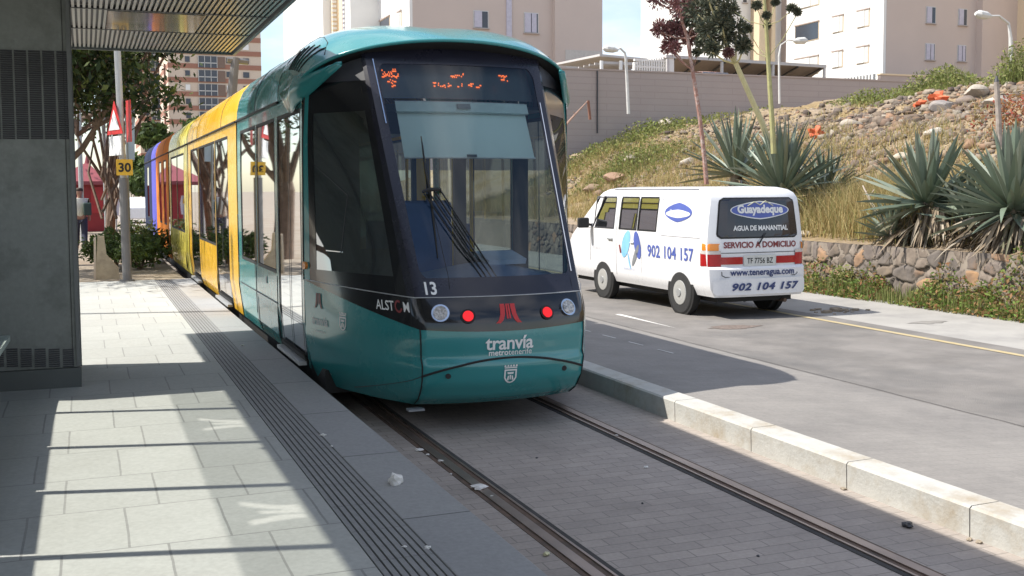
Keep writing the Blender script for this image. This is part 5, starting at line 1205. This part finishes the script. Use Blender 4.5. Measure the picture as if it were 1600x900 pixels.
# right building
XL = atY(1384,100,65).x; XR = atY(1524,100,65).x; XE = atY(1578,100,65).x
rb = TH('apartment_block', 'white apartment block at the right with a shaded beige front and a sunlit left side', 'building', (XL, 65, 5)); Y = 65
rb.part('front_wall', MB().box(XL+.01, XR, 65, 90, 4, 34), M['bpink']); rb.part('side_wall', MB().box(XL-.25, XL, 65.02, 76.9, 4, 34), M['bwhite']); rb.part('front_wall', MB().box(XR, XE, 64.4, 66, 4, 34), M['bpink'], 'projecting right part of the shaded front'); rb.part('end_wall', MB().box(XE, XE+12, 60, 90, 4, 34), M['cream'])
H = 2.70
for k in range(5):
    z = 11.2+H*k; window(rb, 58.55, 59.35, z, z+1.15, 65, 1 if k % 2 else 2); window(rb, 61.6, 62.35, z, z+1.15, 65, 2 if k % 2 == 0 else 1)
    windowX(rb, 66.6, 67.9, z-.15, z+1.0, XL-.26); windowX(rb, 69.6, 70.8, z-.15, z+1.0, XL-.26); windowX(rb, 72.6, 75.6, z-.35, z+.95, XL-.26, k % 2 == 0)
q = MB(); p_ = rb.part('louvre_grille', MB().box(XL-.30, XL-.251, 65.8, 76.5, 8.6, 10.1), M['grey'])
for k in range(30):
    y = 65.9+k*.355; q.box(XL-.42, XL-.31, y, y+.17, 8.6, 10.1)
rb.sub('louvre_fins', q, M['bwhite'], p_); rb.part('louvre_band', MB().box(XL-.44, XL-.31, 65.7, 76.6, 9.25, 9.42), M['bwhite'])
# recessed cream stair tower and white wing to the left of it
xa, xb, xc, xd, xe = (atY(px, 90, 77).x for px in (1237, 1200, 1170, 1150, 1262))
rb.part('stair_tower', MB().box(xa, xe+3, 77, 90, 4, 34), M['cream']); rb.part('side_wing', MB().box(xb+.9, xa, 78, 90, 4, 34), M['bwhite']); rb.part('cream_strip', MB().box(atY(1205,90,77.5).x, atY(1211,90,77.5).x, 77.5, 90, 4, 34), M['cream'], 'narrow cream strip')
rb.part('cream_strip', MB().box(atY(1186,90,77.7).x, atY(1196,90,77.7).x, 77.7, 90, 4, 34), M['cream'], 'cream strip behind the tall agave stalk')
rb.part('side_wing', MB().box(atY(1143,90,79).x, atY(1205,90,79).x, 79, 95, 4, 34), M['bwhite'])
for k in range(5):
    z = 11.3+H*k*1.1; x_ = atY(1160, 80, 79).x; window(rb, x_, x_+.35, z, z+1.0, 79, 0, 'bwhite')
lw = TH('low_wall', 'low brownish wall piece at the foot of the right apartment block', 'wall', (XL, 61, 6)); p0, p1 = atY(1376,117,60), atY(1600,124,60)
lw.part('wall', MB().box(p0.x, p1.x+4, 60, 60.3, 5, p0.z), M['bwall']); lw.part('coping', MB().box(p0.x-.05, p1.x+4, 59.95, 60.35, p0.z, p0.z+.1), M['cream'])
# left building
xl = atY(645,50,65).x; xr = 31.65; xs_ = [atY(px, 50, 65).x for px in (583, 550, 535, 520, 505)]
lb = TH('apartment_building', 'beige apartment block behind the tram roof with blue-grey shutters', 'building', (25, 65, 5))
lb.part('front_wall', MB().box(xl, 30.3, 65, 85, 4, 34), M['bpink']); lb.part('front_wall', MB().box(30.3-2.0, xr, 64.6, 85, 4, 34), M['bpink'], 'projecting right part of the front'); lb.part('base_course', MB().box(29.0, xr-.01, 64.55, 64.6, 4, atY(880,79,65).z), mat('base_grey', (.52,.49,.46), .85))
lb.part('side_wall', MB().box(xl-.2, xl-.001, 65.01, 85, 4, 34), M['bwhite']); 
xw = atY(583,50,73.5).x; lb.part('stair_tower', MB().box(atY(535,50,74).x, xl-.21, 74, 86, 4, 36), M['cream']); lb.part('side_wing', MB().box(atY(505,50,76).x, atY(520,50,76).x, 76, 92, 4, 36), M['bwhite']); lb.part('stair_tower', MB().box(atY(520,50,75.5).x, atY(536,50,75.5).x, 75.5, 90, 4, 36), M['cream'])
q = MB(); xq0, xq1 = atY(536,50,73.9).x, atY(549,50,73.9).x; z = 8
while z < 34: q.box(xq0, xq1, 73.7, 73.9, z, z+.16); z += .30
lb.part('louvre_panel', MB().box(xq0, xq1, 73.91, 73.98, 8, 34), M['shutter']); lb.part('louvre_slats', q, M['bwhite']); q = MB(); xq0, xq1 = atY(519,50,75.3).x, atY(526,50,75.3).x; z = 8
while z < 34: q.box(xq0, xq1, 75.2, 75.35, z, z+.16); z += .30
lb.part('louvre_slats', q, M['bwhite'])
lb.part('side_wall', MB().box(xl-2.2, xl-.2, 72.2, 74, 4, 34), M['bwhite'])
for k in range(6):
    z = 11.85+2.7*k; window(lb, 22.95, 23.85, z, z+1.0, 65, 1)
    window(lb, 26.35, 27.25, z-.15, z+1.05, 65, 2)
    windowX(lb, 66.8, 67.6, z, z+1, xl-.21); windowX(lb, 69.6, 72.0, z, z+1.1, xl-.21, False)
lb.part('downpipe', MB().box(25.1, 25.45, 64.9, 65, 11.1, 34), M['shutter'])
# ---- tower blocks far behind the tram
def tower(x0, x1, Y, z1, label, floors, cols, seed, depth=25, dz=2.75, z0=0):
    t = TH('tower_block', label, 'building', ((x0+x1)/2, Y, 0)); t.part('wall', MB().box(x0, x1, Y, Y+depth, 0, z1), M['tcream']); 
    q = MB()
    for k in range(floors): z = z0+1.0+k*dz; q.box(x0-.02, x1+.02, Y-.10, Y+depth*.99, z, z+.95)
    t.part('brick_band', q, M['brick']); rn = random.Random(seed); cnt = 0
    for (fx, wd, kind) in cols:
        for k in range(floors):
            z = z0+1.0+k*dz+.95+.15; xx = lerp(x0, x1, fx)
            if z+1.5 > z1: continue
            if kind == 'bay':
                f = t.part('window', MB().box(xx, xx+wd, Y-.25, Y-.05, z-.9, z+1.35), M['wglass']); q = MB()
                for j in range(4): q.box(xx+wd*j/3-.05, xx+wd*j/3+.05, Y-.32, Y-.26, z-.9, z+1.35)
                q.box(xx, xx+wd, Y-.32, Y-.26, z-.05, z+.1); t.sub('frame', q, M['frame'], f)
            elif kind == 'brown': t.part('shutter_panel', MB().box(xx, xx+wd, Y-.2, Y-.11, z-.9, z+1.3), mat('brown_shutter', (.20,.14,.11), .8))
            else: t.part('window', MB().box(xx, xx+wd, Y-.15, Y-.11, z+.1, z+1.2), M['wglass'] if rn.random() < .7 else M['white'])
    q = MB(); 
    t.part('roof', MB().box(x0-.2, x1+.2, Y-.3, Y+depth, z1, z1+.5), M['tcream'])
a, b = atY(262,100,225), atY(408,100,225); tower(a.x, b.x, 225, 44, 'tall cream and brick banded tower block behind the yellow tram car', 15, [(.18,.9,'w'),(.32,3.6,'bay'),(.50,1.9,'brown'),(.62,1.0,'w'),(.80,1.2,'w')], 1)
a, b = atY(216,100,262), atY(258,100,262); tower(a.x, b.x, 262, 42, 'narrower banded tower block in the gap left of the taller one', 14, [(.15,1.2,'w'),(.45,3.0,'bay')], 2)
rd = TH('drainpipe_rail', 'thin rusty vertical pipe on the tower edge', 'pipe', tuple(atY(258,230,223))); rd.part('pipe', MB().tube([atY(259,240,223), atY(257,100,223)], .2, 6), mat('rustpipe', (.3,.14,.1), .8))
# ================================================================ LEFT BACKGROUND
sheet_ = MB(); sheet_.add([(-30,PE,.29),(1.6,PE,.29),(1.6,PE+1.2,.22),(-30,PE+1.2,.22),(-30,130,.05),(1.6,130,.05)], [(0,1,2,3),(3,2,5,4)])
struct('path', sheet_, M['dirt'], 'earth path beyond the end of the platform')
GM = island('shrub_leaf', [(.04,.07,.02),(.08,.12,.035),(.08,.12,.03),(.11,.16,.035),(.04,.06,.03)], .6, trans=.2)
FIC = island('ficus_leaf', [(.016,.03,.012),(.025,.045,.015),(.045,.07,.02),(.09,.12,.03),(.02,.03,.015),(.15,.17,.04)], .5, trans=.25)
BARK = mat('bark', (.17,.12,.09), .95, noise=.35, nscale=7, bump=.8, bscale=18)
def tree(x, y, h, r, label, seed, nl=5500, trunk_r=.22, limbs=9, low=.45, leafsz=.11):
    rn = random.Random(seed); z0 = .15; t = TH('ficus_tree', label, 'tree', (x, y, z0)); q = MB(); tops = []
    base = [Vector((x, y, z0)), Vector((x+rn.uniform(-.15,.15), y, z0+h*.22)), Vector((x+rn.uniform(-.3,.3), y, z0+h*.42))]
    q.tube(base, [trunk_r*1.25, trunk_r, trunk_r*.8], 10); t.part('trunk', q, BARK)
    q = MB()
    for i in range(limbs):
        a = 2*pi*i/limbs+rn.uniform(-.3,.3); s_ = base[rn.choice((1,2,2))]; e = s_+Vector((cos(a)*r*rn.uniform(.6,.95), sin(a)*r*rn.uniform(.6,.95), h*rn.uniform(.2,.55)))
        mid = s_.lerp(e, .45)+Vector((rn.uniform(-.3,.3), rn.uniform(-.3,.3), rn.uniform(-.1,.35))); q.tube([s_, mid, e], [trunk_r*.5, trunk_r*.3, .03], 6)
        for _ in range(3):
            e2 = mid.lerp(e, rn.uniform(.2,.9))+Vector((rn.gauss(0,.6), rn.gauss(0,.6), rn.uniform(.1,.8))); q.tube([mid.lerp(e, .4), e2], [.05,.015], 5); tops.append(e2)
        tops.append(e)
    t.part('branches', q, BARK)
    rg = np.random.default_rng(seed); C = np.array([tuple(p) for p in tops]); k = rg.integers(0, len(C), nl); c = C[k]+rg.normal(size=(nl,3))*np.array([.42,.42,.34])*(r/2.6)
    c = c[c[:,2] > z0+h*low]; n = len(c); u = rg.normal(size=(n,3)); u /= np.linalg.norm(u, axis=1)[:,None]; v = np.cross(u, rg.normal(size=(n,3))); v /= np.linalg.norm(v, axis=1)[:,None]
    s_ = rg.uniform(.5,1.2,n)[:,None]*leafsz; V = np.stack([c-u*s_, c-v*s_*.4, c+u*s_, c+v*s_*.4], 1).reshape(-1,3); i0 = np.arange(n)*4
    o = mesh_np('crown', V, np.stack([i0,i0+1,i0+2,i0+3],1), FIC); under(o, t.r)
def gx(px, Y): return atY(px, 300, Y).x
tree(gx(70,25), 25, 7.5, 2.3, 'dark ficus tree right behind the grey cabinet edge', 1, 15000, .2, 14, .36)
tree(gx(166,27.5), 27.5, 7.2, 1.35, 'dark many-stemmed ficus tree behind the pole with the yellow plate', 2, 5000, .10, 11, .5)
tree(gx(-60,22), 22, 7.5, 3.4, 'ficus tree hidden mostly behind the grey cabinet', 4, 4000, .3, 10, .4)
tree(gx(84,44), 44, 9, 3.6, 'tall ficus tree beyond the red kiosk', 5, 4000, .3, 9, .4, .14)
# extra bare stems
bs = TH('bare_stems', 'tangle of bare grey aerial stems under the ficus crowns', 'stems', (gx(150,26), 26, .2)); rn = random.Random(12); q = MB()
for i in range(13):
    p0 = atY(rn.uniform(158,190), rn.uniform(250,350), 26+rn.uniform(-1,2)); p1 = atY(rn.uniform(140,250), rn.uniform(90,200), 26+rn.uniform(-1,2)); m_ = p0.lerp(p1,.5)+Vector((rn.uniform(-.3,.3),0,rn.uniform(-.2,.2))); q.tube([p0, m_, p1], [.035,.03,.012], 5)
bs.part('stems', q, BARK)
# red kiosk
KY = 46.0; kx0, kx1 = gx(112,KY), gx(163,KY); kz = lambda py: atY(140, py, KY).z
ks = TH('red_kiosk', 'red kiosk with a pyramid roof under the trees', 'kiosk', (gx(140,KY), KY, .2)); kr = mat('kiosk_red', (.28,.02,.025), .5); kr2 = mat('kiosk_roof', (.27,.06,.075), .6)
ks.part('wall', MB().box(kx0-.1, kx1, KY, KY+1.7, .1, kz(284)), kr); q = MB(); ax_, az0, az1 = gx(138,KY), kz(284), kz(252)
q.add([(kx0-.9,KY-.25,az0),(kx1+.12,KY-.25,az0),(kx1+.12,KY+2.5,az0),(kx0-.9,KY+2.5,az0),(ax_,KY+1.1,az1)], [(0,1,4),(1,2,4),(2,3,4),(3,0,4),(0,3,2,1)]); ks.part('roof', q, kr2); ks.part('finial', MB().tube([(ax_,KY+1.1,az1-.1),(ax_,KY+1.1,az1+.35)], [.12,.02], 8), kr2)
ks.part('shutter', MB().box(gx(142,KY), kx1-.06, KY-.04, KY-.002, .9, kz(292)), mat('kiosk_bright', (.38,.025,.03), .45)); ks.part('roof_rim', MB().box(kx0-.9, kx1+.12, KY-.28, KY-.25, az0-.12, az0+.02), kr2); ks.part('side_wing', MB().box(kx1+.05, gx(176,KY), KY+.8, KY+2.0, .1, kz(290)), kr)
# sign pole on the platform end
PX, PY = .60, 19.0
sp = TH('sign_pole', 'grey steel pole with traffic signs at the end of the platform', 'pole', (PX, PY, .3)); zt = lambda py: atY(194, py, PY).z
sp.part('lower_sleeve', MB().tube([(PX,PY,.29),(PX-.01,PY,zt(278))], .075, 12), M['polegrey']); sp.part('shaft', MB().tube([(PX-.012,PY,zt(278)),(PX-.06,PY,4.9)], .055, 12), M['galv'])
sp.part('base_flange', MB().disc((PX,PY,.31), (0,0,1), .12, .03, 16), M['polegrey'])
yp = TH('speed_plate', 'yellow plate with a black 30 on the sign pole', 'sign', (PX,PY,2.3)); p0, p1 = atY(182,274,PY-.1), atY(207,249,PY-.1); yp.part('plate', MB().box(p0.x, p1.x, PY-.12, PY-.10, p0.z, p1.z), mat('plate_yellow', (.68,.40,.03), .5), bevel=.004)
V, F = text_mesh('30', .20, .006, ax='CENTER'); yp.part('number_lettering', place(V, F, lambda x, y: Vector(((p0.x+p1.x)/2+x, PY-.124, (p0.z+p1.z)/2-.07+y))), M['blackmatt'])
yp.part('bracket', MB().box(PX-.05, PX+.03, PY-.10, PY-.05, p0.z+.1, p0.z+.16), M['galv'])
# warning triangle seen at a slant with a white plate below
wt = TH('warning_sign', 'red edged warning triangle over a white plate, seen almost edge-on', 'sign', (PX-.1,PY,2.8)); a0, a1 = atY(181,208,PY), atY(191,160,PY)
dirx = Vector((.26,-.80,0)).normalized()
def tri(cx_, z0, z1, half, off): 
    c = Vector((cx_, PY, 0)); n_ = Vector((-dirx.y, dirx.x, 0))*off*-1; return [c+dirx*(-half)+n_+Vector((0,0,z0)), c+dirx*half+n_+Vector((0,0,z0)), c+n_+Vector((0,0,z1))]
zb, zt_ = atY(186,210,PY).z, atY(190,158,PY).z; cx_ = PX-.12
wt.part('triangle_border', MB().add(tri(cx_, zb, zt_, .36, 0), [(0,1,2)]), M['red'], solid=.01); wt.part('triangle_face', MB().add(tri(cx_, zb+.07, zt_-.14, .25, .012), [(0,1,2)]).add(tri(cx_, zb+.07, zt_-.14, .25, -.012), [(2,1,0)]), M['white'])
pz0, pz1 = atY(186,243,PY).z, atY(186,213,PY).z; c = Vector((cx_,PY,0)); wt.part('lower_plate', MB().obox(c+Vector((0,0,(pz0+pz1)/2)), dirx*.27, Vector((-dirx.y,dirx.x,0))*.008, Vector((0,0,(pz1-pz0)/2))), M['white'])
t2 = TH('road_sign', 'second slanted red and white sign mounted on the right of the pole', 'sign', (PX+.1,PY,2.8)); c = Vector((PX+.10,PY+.05,0)); d2 = Vector((.18,-.9,0)).normalized()
t2.part('plate', MB().obox(c+Vector((0,0,(zb+zt_)/2-.05)), d2*.14, Vector((-d2.y,d2.x,0))*.008, Vector((0,0,.34))), M['red']); t2.part('white_field', MB().obox(c+Vector((0.012,0,(zb+zt_)/2-.05)), d2*.09, Vector((-d2.y,d2.x,0))*.009, Vector((0,0,.28))), M['white']) 
fl = TH('white_banner', 'tall narrow white banner beyond the sign pole', 'banner', tuple(atY(203,240,24))); f0, f1 = atY(199,250,24), atY(208,158,24)
fl.part('cloth', MB().add([(f0.x,24,f0.z),(f1.x,24.1,f0.z),(f1.x+.02,24.05,f1.z-.2),((f0.x+f1.x)/2,24,f1.z),(f0.x-.02,24,f1.z-.8)], [(0,1,2,3,4)]), mat('banner_white', (.62,.70,.80), .8), solid=.01); fl.part('pole', MB().tube([(f0.x,24,.2),(f0.x,24,f1.z)], .025, 6), M['galv'])
fb = TH('feather_banner', 'small white and yellow feather banner behind the tree trunk', 'banner', tuple(atY(182,340,32))); pts = [(178,338),(186,336),(187,318),(184,306),(180,312),(177,326)]; fb.part('cloth', MB().add([tuple(atY(a,b,32)) for a,b in pts], [tuple(range(6))]), M['white'], solid=.02); fb.part('pole', MB().tube([atY(182,360,32), atY(182,306,32)], .02, 6), M['galv']); fb.part('yellow_patch', MB().add([tuple(atY(a,b,31.95)) for a,b in ((179,318),(183,320),(182,311),(180,312))], [(0,1,2,3)]), M['yellow'])
# slim poles between the trees
for i, (px, pt, Yp, r_) in enumerate([(165,100,28,.045),(164,330,30,.04),(127,85,36,.07)]):
    t = TH('slim_pole', ['thin pale pole standing between the ficus stems','short dark pole at the kiosk corner','pale pole right beside the cabinet edge'][i], 'pole', (gx(px,Yp),Yp,.2)); t.part('shaft', MB().tube([(gx(px,Yp),Yp,.1),(gx(px,Yp),Yp,atY(px,max(pt,60),Yp).z if i != 1 else 3.2)], r_, 8), M['galv'] if i != 1 else M['dark'])
# tapered concrete slab
sb = TH('concrete_slab', 'tapered weathered concrete slab standing at the end of the platform', 'slab', (.28,19.5,.3)); o3 = [(.11,.30),(.50,.30),(.48,.50),(.30,.72),(.27,1.03),(.17,1.04),(.15,.8)]
V = [(x, 19.48, z) for x, z in o3]+[(x, 19.60, z) for x, z in o3]; n_ = len(o3); sb.part('slab', MB().add(V, [tuple(range(n_)), tuple(range(2*n_-1, n_-1, -1))]+[(i, i+n_, (i+1)%n_+n_, (i+1)%n_) for i in range(n_)]), mat('old_concrete', (.42,.35,.24), .95, noise=.2, nscale=6, dirt=(.25,.2,.14), dscale=4)); sb.part('edge_board', MB().obox((.115,19.5,.66), (.018,0,.0), (0,.03,0), (.01,0,.35)), mat('wood_edge', (.5,.42,.32), .9))
# shrubs
def bush(px, py, Yb, r, label, seed, n=1100, m=None, fl=.7, name='shrub', sz=.05, palm=False):
    c = atY(px, py, Yb); t = TH(name, label, 'shrub', (c.x, Yb, .2)); rg = np.random.default_rng(seed); q = MB(); rn = random.Random(seed)
    for i in range(7): a = rn.uniform(0,6.28); q.tube([(c.x,Yb,.12), (c.x+cos(a)*r*.3,Yb+sin(a)*r*.3,c.z), (c.x+cos(a)*r*.7,Yb+sin(a)*r*.7,c.z+r*.3)], [.02,.015,.005], 5)
    t.part('stems', q, BARK)
    d = rg.normal(size=(n,3)); d /= np.linalg.norm(d,axis=1)[:,None]; d *= rg.uniform(.35,1,n)[:,None]*r*np.array([1,1,fl]); d *= (1+.35*np.sin(d[:,:1]*9/r)*np.cos(d[:,2:]*8/r)); cc = np.array([c.x,Yb,c.z])+d; cc = cc[cc[:,2] > .15]; n = len(cc)
    u = rg.normal(size=(n,3)); u /= np.linalg.norm(u,axis=1)[:,None]; v = np.cross(u, rg.normal(size=(n,3))); v /= np.linalg.norm(v,axis=1)[:,None]; s_ = rg.uniform(.6,1.6,n)[:,None]*sz; V = np.stack([cc-u*s_, cc-v*s_*.35, cc+u*s_, cc+v*s_*.35],1).reshape(-1,3); i0 = np.arange(n)*4
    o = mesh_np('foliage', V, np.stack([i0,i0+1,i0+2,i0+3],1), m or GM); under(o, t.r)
bush(156,388,23,.42,'leafy green shrub behind the concrete slab',1); bush(180,380,24,.5,'shrub between the concrete slab and the pole',2); bush(218,392,23,.5,'dark shrub right of the sign pole',3); bush(236,382,25,.5,'shrub close to the tram, right of the dark one',4,1600)
bush(216,365,29,.55,'taller shrub behind the sign pole',6,900); bush(200,395,22,.3,'small shrub at the foot of the sign pole',7,700); bush(222,285,95,1.5,'far green street tree beside the dark blue tram end',8,3500,name='street_tree',sz=.3); bush(206,262,120,1.8,'farthest green tree below the narrow tower',9,3500,name='street_tree',sz=.35)
bush(236,212,170,2.6,'palm-like tree top in front of the narrow tower',10,3000,name='street_tree',sz=.5); bush(306,200,150,1.8,'treetop in front of the tall tower, above the yellow car',11,2500,name='street_tree',sz=.35)
# rubbish and stones near the tram at the end of the platform
for i, (px, py, r_) in enumerate([(244,402,.09),(236,408,.07),(250,410,.08),(240,395,.06),(210,388,.06)]):
    c = atZ(px, py, .24); lump('rubble_stone', (min(c.x,1.5), c.y, .22), r_, mat('pale_stone', (.6,.56,.52), .9), 'pale stone in the little heap beside the tram beyond the platform end', 'stone', .7, 90+i, 'pale stones heaped beyond the platform end')
# white car down the street
CY = 62; cx0 = gx(213,CY); ccar = TH('parked_car', 'small white car far down the street beside the blue tram end', 'car', (cx0+.3,CY,0)); wp_ = M['vanwhite']; cz_ = lambda py: atY(213,py,CY).z
cw = .88; ccx = cx0+.15
q = MB(); prof2 = [(0,.25),(0,.85),(.15,.95),(.5,1.38),(2.2,1.42),(3.0,.95),(3.9,.85),(4.0,.3)]
V = [(ccx-cw, CY+a, b) for a, b in prof2]+[(ccx+cw, CY+a, b) for a, b in prof2]; n_ = len(prof2); q.add(V, [tuple(range(n_)), tuple(range(2*n_-1,n_-1,-1))]+[(i,i+n_,(i+1)%n_+n_,(i+1)%n_) for i in range(n_)]); ccar.part('body', q, wp_, bevel=.06)
ccar.part('rear_window', MB().add([(ccx-.7,CY+.19,.98),(ccx+.7,CY+.19,.98),(ccx+.62,CY+.47,1.34),(ccx-.62,CY+.47,1.34)], [(0,1,2,3)]), M['wglass'])
for sg in (-1,1): ccar.part('tail_light', MB().box(ccx+sg*.7-.1, ccx+sg*.7+.1, CY-.02, CY, .7, .85), M['vred'])
for sg in (-1,1):
    for yv in (CY+.7, CY+3.1): w_ = ccar.part('wheel', MB().disc((ccx+sg*.8, yv, .3), (1,0,0), .3, .18, 20), M['tyre']); ccar.sub('rim', MB().disc((ccx+sg*.895, yv, .3), (1,0,0), .18, .02, 16), M['hub'], w_)
# catenary mast behind the tram
ms = TH('catenary_mast', 'grey leaning mast rising behind the yellow tram car', 'mast', tuple(atY(362,200,17.5))); a, b, c_ = atY(361,160,19.5), atY(368,90,19.5), atY(369,78,19.5)
ms.part('mast', MB().tube([(a.x,19.5,.0), a, b], [.10,.09,.07], 10), M['polegrey']); ms.part('arm', MB().tube([atY(355,93,19.5), atY(388,97,19.5)], .05, 6), M['polegrey'])
for k in (0,):  # unseen mast with lamp head, added to cast a thin platform shadow
    t = TH('shadow_mast', 'unseen mast added left of the shelter to cast a thin shadow across the platform', 'lamp', (-3,14.95,.3)); t.part('pole', MB().tube([(-3,14.95,.3),(-3,14.95,6.5)], .06, 8), M['galv']); t.part('lamp_head', MB().tube([(-3,14.95,6.5),(-2.4,14.9,6.6)], [.05,.12], 8), M['galv'])
# ---------------------------------------------------------------- pedestrian
def skin(name, J, E, R, m, par, sub=2, root=0):
    me = bpy.data.meshes.new(name); me.from_pydata(J, E, []); o = bpy.data.objects.new(name, me); COL.objects.link(o); me.materials.append(m)
    s_ = o.modifiers.new('skin', 'SKIN'); 
    for i, r_ in enumerate(R): me.skin_vertices[0].data[i].radius = (r_, r_) if not isinstance(r_, tuple) else r_
    me.skin_vertices[0].data[root].use_root = True; q = o.modifiers.new('sub', 'SUBSURF'); q.levels = q.render_levels = sub
    dg = bpy.context.evaluated_depsgraph_get(); dg.update(); m2 = bpy.data.meshes.new_from_object(o.evaluated_get(dg)); o.modifiers.clear(); o.data = m2; bpy.data.meshes.remove(me)
    m2.polygons.foreach_set('use_smooth', [True]*len(m2.polygons)); under(o, par); return o
hx, hy, z0 = gx(124,31.5), 31.5, .17
pr = thing('person', 'person in white top and dark trousers walking by the cabinet edge', 'person', (hx, hy, z0))
def Q(x, y, z): return (hx+x, hy+y, z0+z)
skn = mat('skin', (.35,.20,.14), .6); top = mat('white_top', (.62,.64,.55), .8); trs = mat('dark_trousers', (.03,.035,.06), .85)
J = [Q(0,0,.92),Q(0,0,1.12),Q(0,.01,1.32),Q(0,.02,1.43),Q(0,.0,1.5),Q(0,-.01,1.58),Q(0,-.0,1.66), Q(-.17,.01,1.36),Q(-.22,-.02,1.12),Q(-.23,.05,.90),Q(-.23,.06,.80), Q(.17,.01,1.36),Q(.22,.04,1.12),Q(.23,.10,.90),Q(.23,.12,.80), Q(-.09,0,.86),Q(-.10,.10,.48),Q(-.10,.02,.08),Q(-.10,.16,.04), Q(.09,0,.86),Q(.10,-.02,.48),Q(.10,-.22,.10),Q(.10,-.10,.05)]
E_ = [(0,1),(1,2),(2,3),(3,4),(4,5),(5,6),(2,7),(7,8),(8,9),(9,10),(2,11),(11,12),(12,13),(13,14),(0,15),(15,16),(16,17),(17,18),(0,19),(19,20),(20,21),(21,22)]
R_ = [.13,.12,.14,.055,.055,.10,.09,.055,.045,.036,.03,.055,.045,.036,.03,.095,.065,.045,.035,.095,.065,.045,.035]
skin('body', J, E_, R_, skn, pr)
skin('shirt', [Q(0,0,.88),Q(0,0,1.12),Q(0,.01,1.33),Q(0,.015,1.42),Q(-.18,.01,1.36),Q(-.225,-.01,1.14),Q(.18,.01,1.36),Q(.225,.04,1.14)], [(0,1),(1,2),(2,3),(2,4),(4,5),(2,6),(6,7)], [.155,.145,.16,.07,.075,.062,.075,.062], top, pr)
skin('trousers', [Q(0,0,.95),Q(-.09,0,.84),Q(-.10,.10,.48),Q(-.10,.03,.12),Q(.09,0,.84),Q(.10,-.02,.48),Q(.10,-.20,.14)], [(0,1),(1,2),(2,3),(0,4),(4,5),(5,6)], [.14,.11,.085,.07,.11,.085,.07], trs, pr)
skin('hair', [Q(0,.0,1.56),Q(0,.0,1.66),Q(0,.01,1.70)], [(0,1),(1,2)], [.105,.108,.08], mat('hair_brown', (.05,.03,.02), .7), pr)
bg_ = MB(); bg_.obox((hx+.19, hy-.16, z0+1.13), (.10,0,0), (0,.07,0), (0,0,.17)); tag(bg_.build('shoulder_bag', mat('bag_dark', (.03,.06,.05), .7), bevel=.03), 'dark shoulder bag carried by the walking person', 'bag')

# trees across the street, seen only mirrored in the tram windows
for i, (x_, y_) in enumerate(((-14, 6), (-13, 13), (-14.5, 20), (-12.5, 27), (-16, 0))):
    tree(x_, y_, 8.0, 3.4, ['ficus tree across the path, opposite the tram nose','ficus tree across the path, opposite the teal car','ficus tree across the path, opposite the yellow car','ficus tree across the path, opposite the lime car','ficus tree across the path, behind the camera'][i], 20+i, 3500, .25, 9, .35, .16)
sidewalk = MB().add([(-60,-20,-.04),(-9.01,-20,-.04),(-9.01,60,-.04),(-60,60,-.04)], [(0,1,2,3)]); struct('street', sidewalk, M['asphalt'], 'asphalt street on the far side of the platform')
